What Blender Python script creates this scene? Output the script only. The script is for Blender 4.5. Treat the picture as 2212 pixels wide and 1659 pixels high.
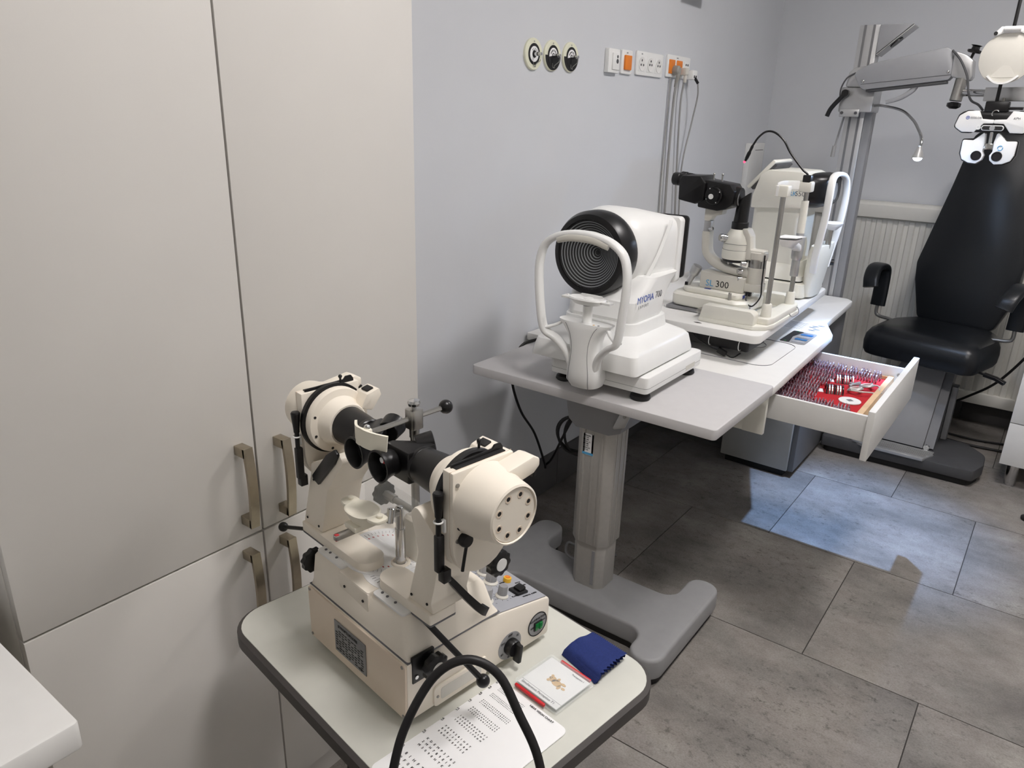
import bpy, bmesh, math, random
from mathutils import Vector, Matrix
random.seed(7)
scene = bpy.context.scene
for o in list(bpy.data.objects): bpy.data.objects.remove(o)
COL = scene.collection
R_ = math.radians
# ------------------------------------------------------------------ camera
CAM_H = 1.413
def camera():
    a, b, c = -6.33443517e-01, 3.45885459e-01, 2.99677379e-02
    ca, sa, cb, sb, cc, sc = math.cos(a), math.sin(a), math.cos(b), math.sin(b), math.cos(c), math.sin(c)
    F = Vector((sa*cb, ca*cb, -sb)); r = Vector((ca, -sa, 0)); u = r.cross(F)
    r2 = cc*r + sc*u; u2 = -sc*r + cc*u
    d = bpy.data.cameras.new('camera'); o = bpy.data.objects.new('camera', d); COL.objects.link(o)
    d.sensor_width = 36; d.sensor_fit = 'HORIZONTAL'; d.lens = 1601.0/2212*36; d.clip_start = .05
    o.matrix_world = Matrix(((r2.x, u2.x, -F.x, 0), (r2.y, u2.y, -F.y, 0), (r2.z, u2.z, -F.z, CAM_H), (0, 0, 0, 1)))
    scene.camera = o
camera()
# ------------------------------------------------------------------ world, exposure
w = bpy.data.worlds.new('world'); scene.world = w; w.use_nodes = True
w.node_tree.nodes['Background'].inputs[0].default_value = (.8, .85, .9, 1)
w.node_tree.nodes['Background'].inputs[1].default_value = .02
scene.view_settings.view_transform = 'Standard'; scene.view_settings.look = 'None'
scene.view_settings.exposure = 0.0; scene.view_settings.gamma = 1.0
scene.view_settings.use_curve_mapping = False
scene.cycles.diffuse_bounces = 8; scene.cycles.max_bounces = 14
CEIL_LIGHT = 65.5        # strength of the two ceiling panels
LAMP_W = 105.0            # watts of the small examination lamp
# ------------------------------------------------------------------ materials
def lin(v):
    v /= 255.0
    return v/12.92 if v <= .04045 else ((v+.055)/1.055)**2.4
MATS = {}
def mat(name, rgb, rough=.5, metal=0, var=.03, nscale=30, bump=0, bscale=200, trans=0, emit=None, estr=0, coat=0, ior=1.45, alpha=1):
    m = bpy.data.materials.new(name); m.use_nodes = True
    nt = m.node_tree; b = nt.nodes['Principled BSDF']
    c = [lin(v) for v in rgb]
    tc = nt.nodes.new('ShaderNodeTexCoord')
    nz = nt.nodes.new('ShaderNodeTexNoise'); nz.inputs['Scale'].default_value = nscale; nz.inputs['Detail'].default_value = 3
    nt.links.new(tc.outputs['Object'], nz.inputs['Vector'])
    rp = nt.nodes.new('ShaderNodeValToRGB')
    rp.color_ramp.elements[0].position = .3; rp.color_ramp.elements[1].position = .7
    rp.color_ramp.elements[0].color = [max(0, x*(1-var)) for x in c]+[1]
    rp.color_ramp.elements[1].color = [min(1, x*(1+var)) for x in c]+[1]
    nt.links.new(nz.outputs['Fac'], rp.inputs['Fac']); nt.links.new(rp.outputs['Color'], b.inputs['Base Color'])
    b.inputs['Roughness'].default_value = rough; b.inputs['Metallic'].default_value = metal
    b.inputs['IOR'].default_value = ior
    if trans: b.inputs['Transmission Weight'].default_value = trans
    if alpha < 1: b.inputs['Alpha'].default_value = alpha
    if coat: b.inputs['Coat Weight'].default_value = coat
    if bump:
        n2 = nt.nodes.new('ShaderNodeTexNoise'); n2.inputs['Scale'].default_value = bscale; n2.inputs['Detail'].default_value = 2
        nt.links.new(tc.outputs['Object'], n2.inputs['Vector'])
        bp = nt.nodes.new('ShaderNodeBump'); bp.inputs['Strength'].default_value = bump; bp.inputs['Distance'].default_value = .002
        nt.links.new(n2.outputs['Fac'], bp.inputs['Height']); nt.links.new(bp.outputs['Normal'], b.inputs['Normal'])
    if emit:
        b.inputs['Emission Color'].default_value = [lin(v) for v in emit]+[1]; b.inputs['Emission Strength'].default_value = estr
    MATS[name] = m
    return m
mat('wall', (203, 205, 209), .85, bump=.05, bscale=300, nscale=4, var=.012)
mat('white_wall', (240, 240, 238), .85, var=.01)
mat('ceiling', (242, 242, 240), .9, var=.01)
mat('cabinet', (213, 210, 205), .45, nscale=6, var=.012, bump=.02, bscale=500)
mat('cabinet_gap', (70, 64, 55), .8)
mat('handle', (168, 158, 140), .32, .9, nscale=60, var=.05)
mat('cream', (236, 228, 214), .38, nscale=20, var=.012)
mat('cream_dark', (222, 206, 187), .42, nscale=20, var=.015)
mat('ivory', (236, 231, 214), .35, var=.015)
mat('white', (232, 232, 230), .33, var=.01)
mat('white_matte', (226, 225, 222), .5, var=.012)
mat('offwhite', (226, 224, 214), .42, var=.012)
mat('warmgrey', (206, 203, 194), .45, var=.015)
mat('black', (16, 15, 16), .34, var=.1)
mat('black_matte', (20, 19, 20), .6, var=.1)
mat('rubber', (24, 22, 23), .5, var=.1)
mat('rubber_edge', (72, 68, 66), .55, var=.05)
mat('leather', (22, 24, 27), .33, var=.12, nscale=200, bump=.12, bscale=400)
mat('chrome', (205, 205, 205), .14, 1, var=.03)
mat('steel', (176, 174, 170), .3, 1, var=.05)
mat('brushed', (160, 158, 154), .42, .9, var=.05, nscale=120)
mat('column_alu', (176, 173, 168), .42, .35, var=.03, nscale=80)
mat('alu', (190, 190, 190), .38, .75, var=.03)
mat('greypaint', (138, 138, 140), .42, var=.02)
mat('armgrey', (150, 151, 154), .4, .25, var=.02)
mat('pedgrey', (168, 168, 164), .5, var=.02)
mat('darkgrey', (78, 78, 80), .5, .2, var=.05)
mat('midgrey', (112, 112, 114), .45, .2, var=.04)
mat('basegrey', (150, 150, 151), .45, var=.03)
mat('tabletop_grey', (196, 194, 194), .5, var=.015, nscale=40)
mat('tabletop_green', (206, 206, 197), .42, var=.015, nscale=40)
mat('panelgrey', (158, 160, 166), .5, var=.02)
mat('labelgrey', (128, 128, 130), .4, .3, var=.06, nscale=200)
mat('ink', (28, 27, 27), .6)
mat('ink_grey', (105, 105, 108), .6)
mat('ink_red', (188, 58, 62), .6)
mat('ink_blue', (52, 84, 168), .5)
mat('ink_cyan', (84, 160, 205), .5)
mat('paper', (240, 240, 240), .6, var=.008)
mat('red', (205, 32, 40), .4, var=.05)
mat('redfelt', (178, 20, 30), .85, var=.08, nscale=200, bump=.2, bscale=800)
mat('blue_cloth', (33, 48, 106), .95, var=.12, nscale=300, bump=.35, bscale=900)
mat('blue', (36, 64, 150), .5)
mat('green_switch', (22, 112, 52), .2, trans=.1, emit=(20, 130, 55), estr=.06)
mat('orange', (226, 128, 44), .4, var=.02)
mat('yellow', (236, 184, 48), .4)
mat('tan', (214, 176, 118), .6)
mat('wood', (214, 182, 142), .55, var=.1, nscale=25)
mat('cord_grey', (150, 149, 147), .5)
mat('plug_grey', (150, 148, 142), .5)
mat('skirting', (84, 82, 82), .5, var=.12, nscale=6)
mat('grout', (62, 59, 56), .9)
mat('grout_light', (120, 116, 110), .9)
mat('acrylic', (235, 240, 240), .06, var=0, alpha=.14)
mat('glass', (250, 250, 250), .02, trans=1.0, ior=1.3, var=0)
mat('lens_dark', (24, 24, 28), .1, coat=.5)
mat('radiator', (214, 212, 205), .45, var=.012)
mat('pale_green', (222, 222, 200), .5, var=.02)
mat('ring_grey', (128, 130, 132), .4)
mat('led', (255, 255, 255), .4, emit=(190, 216, 255), estr=900)
mat('panel_light', (255, 255, 255), .5, emit=(255, 250, 248), estr=CEIL_LIGHT)
mat('red_led', (255, 60, 80), .4, emit=(255, 40, 70), estr=6)
mat('screen_blue', (40, 110, 170), .3)
mat('lens_metal', (186, 176, 188), .3, .8, var=.15, nscale=60)
def tile_mat():
    m = bpy.data.materials.new('stone_tile'); m.use_nodes = True
    nt = m.node_tree; N = nt.nodes; L = nt.links; b = N['Principled BSDF']
    g = N.new('ShaderNodeNewGeometry'); oi = N.new('ShaderNodeObjectInfo')
    ad = N.new('ShaderNodeVectorMath'); ad.operation = 'MULTIPLY_ADD'
    cb = N.new('ShaderNodeCombineXYZ')
    for i in range(2): L.new(oi.outputs['Random'], cb.inputs[i])
    sc = N.new('ShaderNodeVectorMath'); sc.operation = 'SCALE'; sc.inputs['Scale'].default_value = 37.0
    L.new(cb.outputs[0], sc.inputs[0])
    a2 = N.new('ShaderNodeVectorMath'); a2.operation = 'ADD'; L.new(g.outputs['Position'], a2.inputs[0]); L.new(sc.outputs[0], a2.inputs[1])
    mp = N.new('ShaderNodeMapping'); mp.inputs['Scale'].default_value = (1.0, 1.35, 1); L.new(a2.outputs[0], mp.inputs['Vector'])
    def noise(s, d, r=.6):
        n = N.new('ShaderNodeTexNoise'); n.inputs['Scale'].default_value = s; n.inputs['Detail'].default_value = d; n.inputs['Roughness'].default_value = r
        L.new(mp.outputs[0], n.inputs['Vector']); return n
    def ramp(n, stops):
        r = N.new('ShaderNodeValToRGB'); e = r.color_ramp.elements
        while len(e) < len(stops): e.new(.5)
        for i, (p, c) in enumerate(stops): e[i].position = p; e[i].color = [lin(v) for v in c]+[1]
        L.new(n.outputs['Fac'], r.inputs['Fac']); return r
    r1 = ramp(noise(2.6, 7, .58), [(.3, (118, 114, 110)), (.45, (140, 136, 131)), (.55, (152, 146, 141)), (.68, (168, 164, 157))])
    r2 = ramp(noise(11, 8, .72), [(.34, (150, 140, 134)), (.62, (255, 255, 255))])
    r3 = ramp(noise(34, 9, .82), [(.36, (92, 88, 83)), (.47, (255, 255, 255))])
    r4 = ramp(noise(190, 4, .7), [(.3, (205, 203, 200)), (.6, (255, 255, 255))])
    mx = N.new('ShaderNodeMix'); mx.data_type = 'RGBA'; mx.blend_type = 'MULTIPLY'; mx.inputs['Factor'].default_value = .35
    L.new(r1.outputs[0], mx.inputs[6]); L.new(r2.outputs[0], mx.inputs[7])
    mx2 = N.new('ShaderNodeMix'); mx2.data_type = 'RGBA'; mx2.blend_type = 'MULTIPLY'; 
    mask = N.new('ShaderNodeMapRange'); mask.inputs['From Min'].default_value = .42; mask.inputs['From Max'].default_value = .62; mask.inputs['To Min'].default_value = .12; mask.inputs['To Max'].default_value = .8
    L.new(noise(2.1, 3).outputs['Fac'], mask.inputs['Value']); L.new(mask.outputs[0], mx2.inputs['Factor'])
    L.new(mx.outputs[2], mx2.inputs[6]); L.new(r3.outputs[0], mx2.inputs[7])
    mx3 = N.new('ShaderNodeMix'); mx3.data_type = 'RGBA'; mx3.blend_type = 'MULTIPLY'; mx3.inputs['Factor'].default_value = .8
    L.new(mx2.outputs[2], mx3.inputs[6]); L.new(r4.outputs[0], mx3.inputs[7]); L.new(mx3.outputs[2], b.inputs['Base Color']); b.inputs['Roughness'].default_value = .55
    MATS['stone_tile'] = m
tile_mat()
# ------------------------------------------------------------------ geometry helpers
def V(*a): return Vector(a)
def smooth(pts, n=8, closed=False):
    P = [Vector(p) for p in pts]; out = []; m = len(P)
    rng = range(m if closed else m-1)
    for i in rng:
        p0 = P[(i-1) % m] if closed or i > 0 else P[0]*2-P[1]
        p1 = P[i]; p2 = P[(i+1) % m]
        p3 = P[(i+2) % m] if closed or i+2 < m else P[-1]*2-P[-2]
        for k in range(n):
            t = k/n
            out.append(.5*((2*p1)+(p2-p0)*t+(2*p0-5*p1+4*p2-p3)*t*t+(3*p1-p0-3*p2+p3)*t**3))
    if not closed: out.append(P[-1])
    return out
def fillet(poly, r, n=5):
    """round the corners of a 2-D polygon; r is one radius or one per vertex"""
    m = len(poly); out = []
    for i in range(m):
        ri = r[i] if isinstance(r, (list, tuple)) else r
        p = Vector(poly[i]); a = Vector(poly[i-1])-p; b = Vector(poly[(i+1) % m])-p
        if ri <= 0: out.append(tuple(p)); continue
        ang = a.angle(b); d = min(ri/math.tan(ang/2), a.length*.49, b.length*.49); rr = d*math.tan(ang/2)
        s = p+a.normalized()*d; e = p+b.normalized()*d
        c = p+(a.normalized()+b.normalized()).normalized()*(rr/math.sin(ang/2))
        a0 = math.atan2(s.y-c.y, s.x-c.x); a1 = math.atan2(e.y-c.y, e.x-c.x); da = (a1-a0+math.pi) % (2*math.pi)-math.pi
        for k in range(n+1):
            t = a0+da*k/n; out.append((c.x+rr*math.cos(t), c.y+rr*math.sin(t)))
    return out
def rrect(x0, y0, x1, y1, r, n=5): return fillet([(x0, y0), (x1, y0), (x1, y1), (x0, y1)], r, n)
def superloop(cx, cy, a, b, n=2.0, k=32):
    out = []
    for i in range(k):
        t = 2*math.pi*i/k; c, s = math.cos(t), math.sin(t)
        out.append((cx+a*math.copysign(abs(c)**(2/n), c), cy+b*math.copysign(abs(s)**(2/n), s)))
    return out
def circ(cx, cy, r, k=24): return superloop(cx, cy, r, r, 2, k)
def to3(p, axis, h):
    return V(p[0], p[1], h) if axis == 'z' else (V(p[0], h, p[1]) if axis == 'y' else V(h, p[0], p[1]))
class MB:
    def __init__(s): s.bm = bmesh.new()
    def add(s, t, bev=0, seg=2, ang=28):
        bmesh.ops.recalc_face_normals(t, faces=t.faces)
        if bev > 0:
            ed = [e for e in t.edges if len(e.link_faces) == 2 and e.calc_face_angle(0) > R_(ang)]
            if ed: bmesh.ops.bevel(t, geom=ed, offset=bev, segments=seg, affect='EDGES', clamp_overlap=True, profile=.5)
        me = bpy.data.meshes.new('tmp'); t.to_mesh(me); t.free(); s.bm.from_mesh(me); bpy.data.meshes.remove(me)
        return s
    def box(s, c, d, bev=0, rot=None, seg=2):
        t = bmesh.new(); bmesh.ops.create_cube(t, size=1)
        M = Matrix.Translation(c) @ (rot.to_4x4() if rot else Matrix()) @ Matrix.Diagonal((d[0], d[1], d[2], 1))
        bmesh.ops.transform(t, matrix=M, verts=t.verts)
        return s.add(t, bev, seg)
    def bb(s, x0, x1, y0, y1, z0, z1, bev=0, seg=2):
        return s.box(((x0+x1)/2, (y0+y1)/2, (z0+z1)/2), (abs(x1-x0), abs(y1-y0), abs(z1-z0)), bev, None, seg)
    def loft(s, loops, cap=True, bev=0, closed=False):
        t = bmesh.new(); rows = [[t.verts.new(p) for p in l] for l in loops]; k = len(rows[0])
        R2 = rows+[rows[0]] if closed else rows
        for a, b in zip(R2, R2[1:]):
            for i in range(k): t.faces.new((a[i], a[(i+1) % k], b[(i+1) % k], b[i]))
        if cap and not closed: t.faces.new(rows[0][::-1]); t.faces.new(rows[-1])
        return s.add(t, bev)
    def prism(s, poly, axis, h0, h1, bev=0, seg=2):
        t = bmesh.new(); a = [t.verts.new(to3(p, axis, h0)) for p in poly]; b = [t.verts.new(to3(p, axis, h1)) for p in poly]
        k = len(poly)
        for i in range(k): t.faces.new((a[i], a[(i+1) % k], b[(i+1) % k], b[i]))
        t.faces.new(a[::-1]); t.faces.new(b)
        return s.add(t, bev, seg, 40)
    def stack(s, levels, axis='z'):
        """loft of 2-D loops: levels = [(h, loop2d)]"""
        return s.loft([[to3(p, axis, h) for p in l] for h, l in levels])
    def lathe(s, prof, o, ax, n=32, cap=True):
        """prof = [(radius, distance along axis)]"""
        ax = Vector(ax).normalized(); o = Vector(o)
        u = ax.orthogonal().normalized(); v = ax.cross(u); loops = []
        for r, h in prof:
            loops.append([o+ax*h+(u*math.cos(2*math.pi*i/n)+v*math.sin(2*math.pi*i/n))*max(r, 1e-5) for i in range(n)])
        return s.loft(loops, cap)
    def cyl(s, a, b, r, r2=None, n=24, bev=0):
        a = Vector(a); b = Vector(b); ax = b-a; L = ax.length; r2 = r if r2 is None else r2
        if bev: return s.lathe([(r-bev, 0), (r, bev), (r2, L-bev), (r2-bev, L)], a, ax, n)
        return s.lathe([(r, 0), (r2, L)], a, ax, n)
    def ball(s, c, r, sc=(1, 1, 1), n=24):
        t = bmesh.new(); bmesh.ops.create_uvsphere(t, u_segments=n, v_segments=n//2, radius=r)
        bmesh.ops.transform(t, matrix=Matrix.Translation(c) @ Matrix.Diagonal((sc[0], sc[1], sc[2], 1)), verts=t.verts)
        return s.add(t)
    def sweep(s, path, sec, up=(0, 0, 1), scale=None, closed=False):
        P = [Vector(p) for p in path]; m = len(P); loops = []; up = Vector(up)
        for i in range(m):
            tg = (P[(i+1) % m]-P[i-1]) if closed or 0 < i < m-1 else (P[1]-P[0] if i == 0 else P[-1]-P[-2])
            tg.normalize(); sd = tg.cross(up)
            if sd.length < 1e-4: sd = tg.orthogonal()
            sd.normalize(); un = sd.cross(tg).normalized(); k = scale[i] if scale else 1
            ka, kb = k if isinstance(k, tuple) else (k, k)
            loops.append([P[i]+sd*a*ka+un*b*kb for a, b in sec])
        return s.loft(loops, True, closed=closed)
    def tube(s, path, r, n=10, closed=False, radii=None):
        P = [Vector(p) for p in path]; m = len(P); loops = []
        tg = [((P[(i+1) % m]-P[i-1]) if closed or 0 < i < m-1 else (P[1]-P[0] if i == 0 else P[-1]-P[-2])).normalized() for i in range(m)]
        u = tg[0].orthogonal().normalized()
        for i in range(m):
            u = (u-tg[i]*u.dot(tg[i])).normalized(); v = tg[i].cross(u); rr = radii[i] if radii else r
            loops.append([P[i]+(u*math.cos(2*math.pi*k/n)+v*math.sin(2*math.pi*k/n))*rr for k in range(n)])
        return s.loft(loops, True, closed=closed)
    def torus(s, c, ax, R, r, n=32, k=8, a0=0, a1=2*math.pi):
        ax = Vector(ax).normalized(); u = ax.orthogonal().normalized(); v = ax.cross(u); full = a1-a0 > 6.28
        pts = [Vector(c)+(u*math.cos(a0+(a1-a0)*i/n)+v*math.sin(a0+(a1-a0)*i/n))*R for i in range(n if full else n+1)]
        return s.tube(pts, r, k, closed=full)
    def strip(s, path, wd, th, up=(0, 0, 1)):
        return s.sweep(path, [(-wd/2, -th/2), (wd/2, -th/2), (wd/2, th/2), (-wd/2, th/2)], up)
ROOT = {}
def thing(name, label, cat, loc=(0, 0, 0), rotz=0, group=None):
    o = bpy.data.objects.new(name, None); COL.objects.link(o); o.empty_display_size = .05
    o.location = loc; o.rotation_euler = (0, 0, R_(rotz)); o['label'] = label; o['category'] = cat
    if group: o['group'] = group
    ROOT[o.name] = Matrix.Translation(loc) @ Matrix.Rotation(R_(rotz), 4, 'Z')
    return o
def finish(name, b, m, parent=None, world=False, label=None, ang=35):
    bm = b.bm; Mx = ROOT.get(parent.name) if parent else None
    if world and Mx: bmesh.ops.transform(bm, matrix=Mx.inverted(), verts=bm.verts)
    me = bpy.data.meshes.new(name); bm.to_mesh(me); bm.free()
    for p in me.polygons: p.use_smooth = True
    me.set_sharp_from_angle(angle=R_(ang))
    me.materials.append(MATS[m])
    o = bpy.data.objects.new(name, me); COL.objects.link(o)
    if parent: o.parent = parent; ROOT[o.name] = Mx
    if label: o['label'] = label
    return o
def W(name, b, m, parent, label=None): return finish(name, b, m, parent, True, label)
def P(name, b, m, parent, label=None): return finish(name, b, m, parent, False, label)
def solo(name, b, m, label, cat, loc, group=None):
    bm = b.bm; bmesh.ops.translate(bm, vec=-Vector(loc), verts=bm.verts)
    o = finish(name, b, m); o.location = loc; o['label'] = label; o['category'] = cat
    if group: o['group'] = group
    return o
def struct(name, b, m):
    o = finish(name, b, m); o['kind'] = 'structure'; return o
def dup(o, parent=None, name=None):
    c = o.copy(); COL.objects.link(c)
    if parent: c.parent = parent
    return c
def lettering(parent, s, p, r, u, size, m, world=True, name='lettering', off=.0006, align='LEFT', space=1.0):
    """flat raised print: p = start point, r = reading direction, u = up of the letters"""
    cu = bpy.data.curves.new('txt', 'FONT'); cu.body = s; cu.size = size; cu.extrude = .0002; cu.align_x = align; cu.space_character = space; cu.resolution_u = 2
    t = bpy.data.objects.new('txt', cu); COL.objects.link(t)
    me = bpy.data.meshes.new_from_object(t); bpy.data.objects.remove(t); bpy.data.curves.remove(cu)
    r = Vector(r).normalized(); u = Vector(u); u = (u-r*u.dot(r)).normalized(); n = r.cross(u); p = Vector(p)+n*off
    Mx = Matrix(((r.x, u.x, n.x, p.x), (r.y, u.y, n.y, p.y), (r.z, u.z, n.z, p.z), (0, 0, 0, 1)))
    b = MB(); b.bm.from_mesh(me); bpy.data.meshes.remove(me); bmesh.ops.transform(b.bm, matrix=Mx, verts=b.bm.verts)
    return finish(name, b, m, parent, world)
# ------------------------------------------------------------------ room shell
XW, YB, XR, YF, ZC = -1.462, 4.29, 1.75, -1.5, 2.65
struct('wall_left', MB().bb(XW-.1, XW, YF-.1, YB+.1, -.05, ZC), 'wall')
struct('wall_back', MB().bb(XW-.1, XR+.1, YB, YB+.1, -.05, ZC), 'wall')
struct('wall_right', MB().bb(XR, XR+.1, YF-.1, YB+.1, -.05, ZC), 'white_wall')
struct('wall_front', MB().bb(XW-.1, XR+.1, YF-.1, YF, -.05, ZC), 'white_wall')
struct('ceiling', MB().bb(XW-.1, XR+.1, YF-.1, YB+.1, ZC, ZC+.08), 'ceiling')
floor = struct('floor', MB().bb(XW-.1, XR+.1, YF-.1, YB+.1, -.06, -.0025), 'grout')
TS = .6
tile_cache = {}
def tile(x0, x1, y0, y1):
    k = (round(x1-x0, 3), round(y1-y0, 3))
    if k not in tile_cache:
        o = finish('tile', MB().box((0, 0, -.004), (k[0]-.003, k[1]-.003, .008)), 'stone_tile', floor); tile_cache[k] = o
    else: o = dup(tile_cache[k], floor)
    o.location = ((x0+x1)/2, (y0+y1)/2, 0)
k = -6
while 1.896+TS*k < YB:
    y0, y1 = max(YF, 1.896+TS*k), min(YB, 1.896+TS*(k+1))
    if y1-y0 > .02:
        xo = -.342 if k % 2 == 0 else -.042
        j = -4
        while xo+TS*j < XR:
            x0, x1 = max(XW, xo+TS*j), min(XR, xo+TS*(j+1))
            if x1-x0 > .02: tile(x0, x1, y0, y1)
            j += 1
    k += 1
def skirting(name, along, a0, a1):
    bs = struct(name, MB().bb(XW, XW+.004, a0, a1, 0, .003) if along == 'y' else MB().bb(a0, a1, YB-.004, YB, 0, .003), 'grout_light')
    a = a0
    while a < a1-.01:
        e = min(a+.6, a1)
        b = MB()
        if along == 'y': b.bb(XW, XW+.010, a+.001, e-.001, .004, .16, .001)
        else: b.bb(a+.001, e-.001, YB-.010, YB, .004, .16, .001)
        finish('tile', b, 'skirting', bs); a = e
skirting('baseboard_left', 'y', 1.105, YB-.011)
skirting('baseboard_back', 'x', XW+.011, XR)
skirting('baseboard_right', 'y2', YF, YF+.1) if 0 else None
# ceiling light panels
for i, (lx, ly, where) in enumerate(((.01, .80, 'nearer the camera'), (.02, 2.58, 'nearer the examination chair'))):
    t = thing('ceiling_light', 'square white ceiling light panel, the one '+where, 'ceiling light', (lx, ly, ZC), 0, 'ceiling light panels')
    b = MB()
    for s in (-1, 1):
        b.bb(s*.19-.012, s*.19+.012, -.202, .202, -.03, 0, .002); b.bb(-.178, .178, s*.19-.012, s*.19+.012, -.03, 0, .002)
    P('frame', b, 'white', t); P('diffuser', MB().bb(-.177, .177, -.177, .177, -.024, -.012), 'panel_light', t)
# ------------------------------------------------------------------ wardrobe
wd = thing('wardrobe_cabinet', 'tall off-white built-in wardrobe with four flat doors beside the grey wall', 'wardrobe', (-1.26, .69, 0))
XC = -1.06
W('body', MB().bb(XW+.001, XC-.0205, .288, 1.098, .0, 2.45, .001), 'cabinet', wd)
W('gap_filler', MB().bb(XC-.0203, XC-.012, .292, 1.094, .07, 2.44), 'cabinet_gap', wd)
hb = None
def door(y0, y1, z0, z1, hy, hz):
    d = W('door', MB().bb(XC-.0185, XC, y0, y1, z0, z1, .0012), 'cabinet', wd)
    # bow handle: two square feet and an arched flat bar
    b = MB(); L = .152; z = hz
    pts = []
    for i in range(17):
        t = i/16; zz = z-t*L; out = .026+.006*math.sin(math.pi*t)
        pts.append((XC+out, hy, zz))
    b.sweep(pts, [(-.0085, -.003), (.0085, -.003), (.0085, .003), (-.0085, .003)], (1, 0, 0))
    b.bb(XC, XC+.0285, hy-.0085, hy+.0085, z-.017, z, .0006); b.bb(XC, XC+.0285, hy-.0085, hy+.0085, z-L, z-L+.017, .0006)
    W('handle', b, 'handle', d)
YS = .688
door(.2885, YS-.0018, .6905, 2.45, .655, .872)
door(YS+.0018, 1.098, .6905, 2.45, .733, .863)
door(.2885, YS-.0018, .075, .6865, .650, .668)
door(YS+.0018, 1.098, .075, .6865, .728, .662)
# ------------------------------------------------------------------ low white desk at the left edge
sd = thing('side_desk', 'white desk corner with a thick top at the bottom left edge', 'desk', (-1.1, -.2, 0))
W('desk_top', MB().prism(rrect(XW+.005, -.75, -.78, .247, .006, 3), 'z', .712, .75, .003), 'white_matte', sd)
W('leg_panel', MB().bb(XW+.06, -.83, .19, .212, 0, .711, .002), 'warmgrey', sd)
W('leg_panel', MB().bb(XW+.06, -.83, -.70, -.678, 0, .711, .002), 'warmgrey', sd)
# ------------------------------------------------------------------ trolley table carrying the synoptophore
SO, ST = (-.692, .739), -8.6
TZ = .60
tr = thing('trolley_table', 'small pale wheeled table with a dark rubber edge under the cream eye instrument', 'table', (SO[0], SO[1], 0), ST)
X0, X1, Y0, Y1 = -.272, .313, -.224, .213
P('table_top', MB().prism(rrect(X0+.004, Y0+.004, X1-.004, Y1-.004, .056, 8), 'z', TZ-.026, TZ, .001), 'tabletop_green', tr)
def ring(lo, li, z0, z1):
    b = MB(); t = bmesh.new(); n = len(lo); rows = []
    for loop, zz in ((li, z1), (lo, z1-.004), (lo, z0+.004), (li, z0)):
        rows.append([t.verts.new((x, y, zz)) for x, y in loop])
    for a, c in zip(rows, rows[1:]+rows[:1]):
        for i in range(n): t.faces.new((a[i], a[(i+1) % n], c[(i+1) % n], c[i]))
    return b.add(t)
P('edge_band', ring(rrect(X0-.003, Y0-.003, X1+.003, Y1+.003, .063, 8), rrect(X0+.004, Y0+.004, X1-.004, Y1-.004, .056, 8), TZ-.030, TZ-.001), 'rubber_edge', tr)
P('under_frame', MB().bb(-.16, .20, -.12, .10, TZ-.062, TZ-.027, .004), 'cream_dark', tr)
P('side_bracket', MB().prism(fillet([(.10, TZ-.027), (.285, TZ-.027), (.285, TZ-.085), (.27, TZ-.095), (.10, TZ-.095)], [0, .004, .02, .02, .01]), 'y', .115, .16, .002), 'cream_dark', tr)
P('column', MB().cyl((0.02, 0, .30), (.02, 0, TZ-.06), .026, bev=.002), 'steel', tr)
P('column_sleeve', MB().cyl((0.02, 0, .07), (.02, 0, .34), .036, bev=.003), 'cream_dark', tr)
b = MB()
for a in (45, 135, 225, 315):
    d = V(math.cos(R_(a)), math.sin(R_(a)), 0)
    b.sweep([V(.02, 0, .085), V(.02, 0, .085)+d*.12, V(.02, 0, .07)+d*.23], [(-.02, -.012), (.02, -.012), (.016, .012), (-.016, .012)])
P('foot_star', b, 'cream_dark', tr)
for a in (45, 135, 225, 315):
    d = V(math.cos(R_(a)), math.sin(R_(a)), 0); c = V(.02, 0, 0)+d*.215; q = V(-d.y, d.x, 0)
    P('castor', MB().cyl(c+V(0, 0, .025)-q*.01, c+V(0, 0, .025)+q*.01, .025, bev=.003).cyl(c+V(0, 0, .03), c+V(0, 0, .07), .008), 'rubber', tr)
# arched black handle rising at the near corner (world points)
def ap(x, y, d):   # fixed points measured once on the handle's own inclined plane
    return V(x, y, d)
ARC = [(-.4415, .372, .57), (-.4535, .404, .66), (-.4545, .424, .748), (-.4535, .445, .796), (-.4415, .4765, .843), (-.417, .5015, .861), (-.3875, .5175, .847), (-.36, .52, .808), (-.328, .519, .754), (-.30, .50, .66), (-.288, .486, .57)]
b = MB(); b.tube(smooth(ARC, 8), .0050, 14)
hd = W('push_handle', b, 'rubber', tr)
W('handle_clamp', MB().tube([(-.4415, .372, .572), (-.46, .43, .565), (-.48, .52, .562)], .006).tube([(-.288, .486, .572), (-.34, .52, .565), (-.42, .58, .562)], .006), 'rubber', tr)
W('power_lead', MB().tube(smooth([(-.60, .62, .55), (-.655, .548, .56), (-.663, .53, .50), (-.665, .522, .36), (-.672, .53, .12), (-.69, .56, .03)], 6), .0035, 8), 'rubber', tr)
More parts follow.
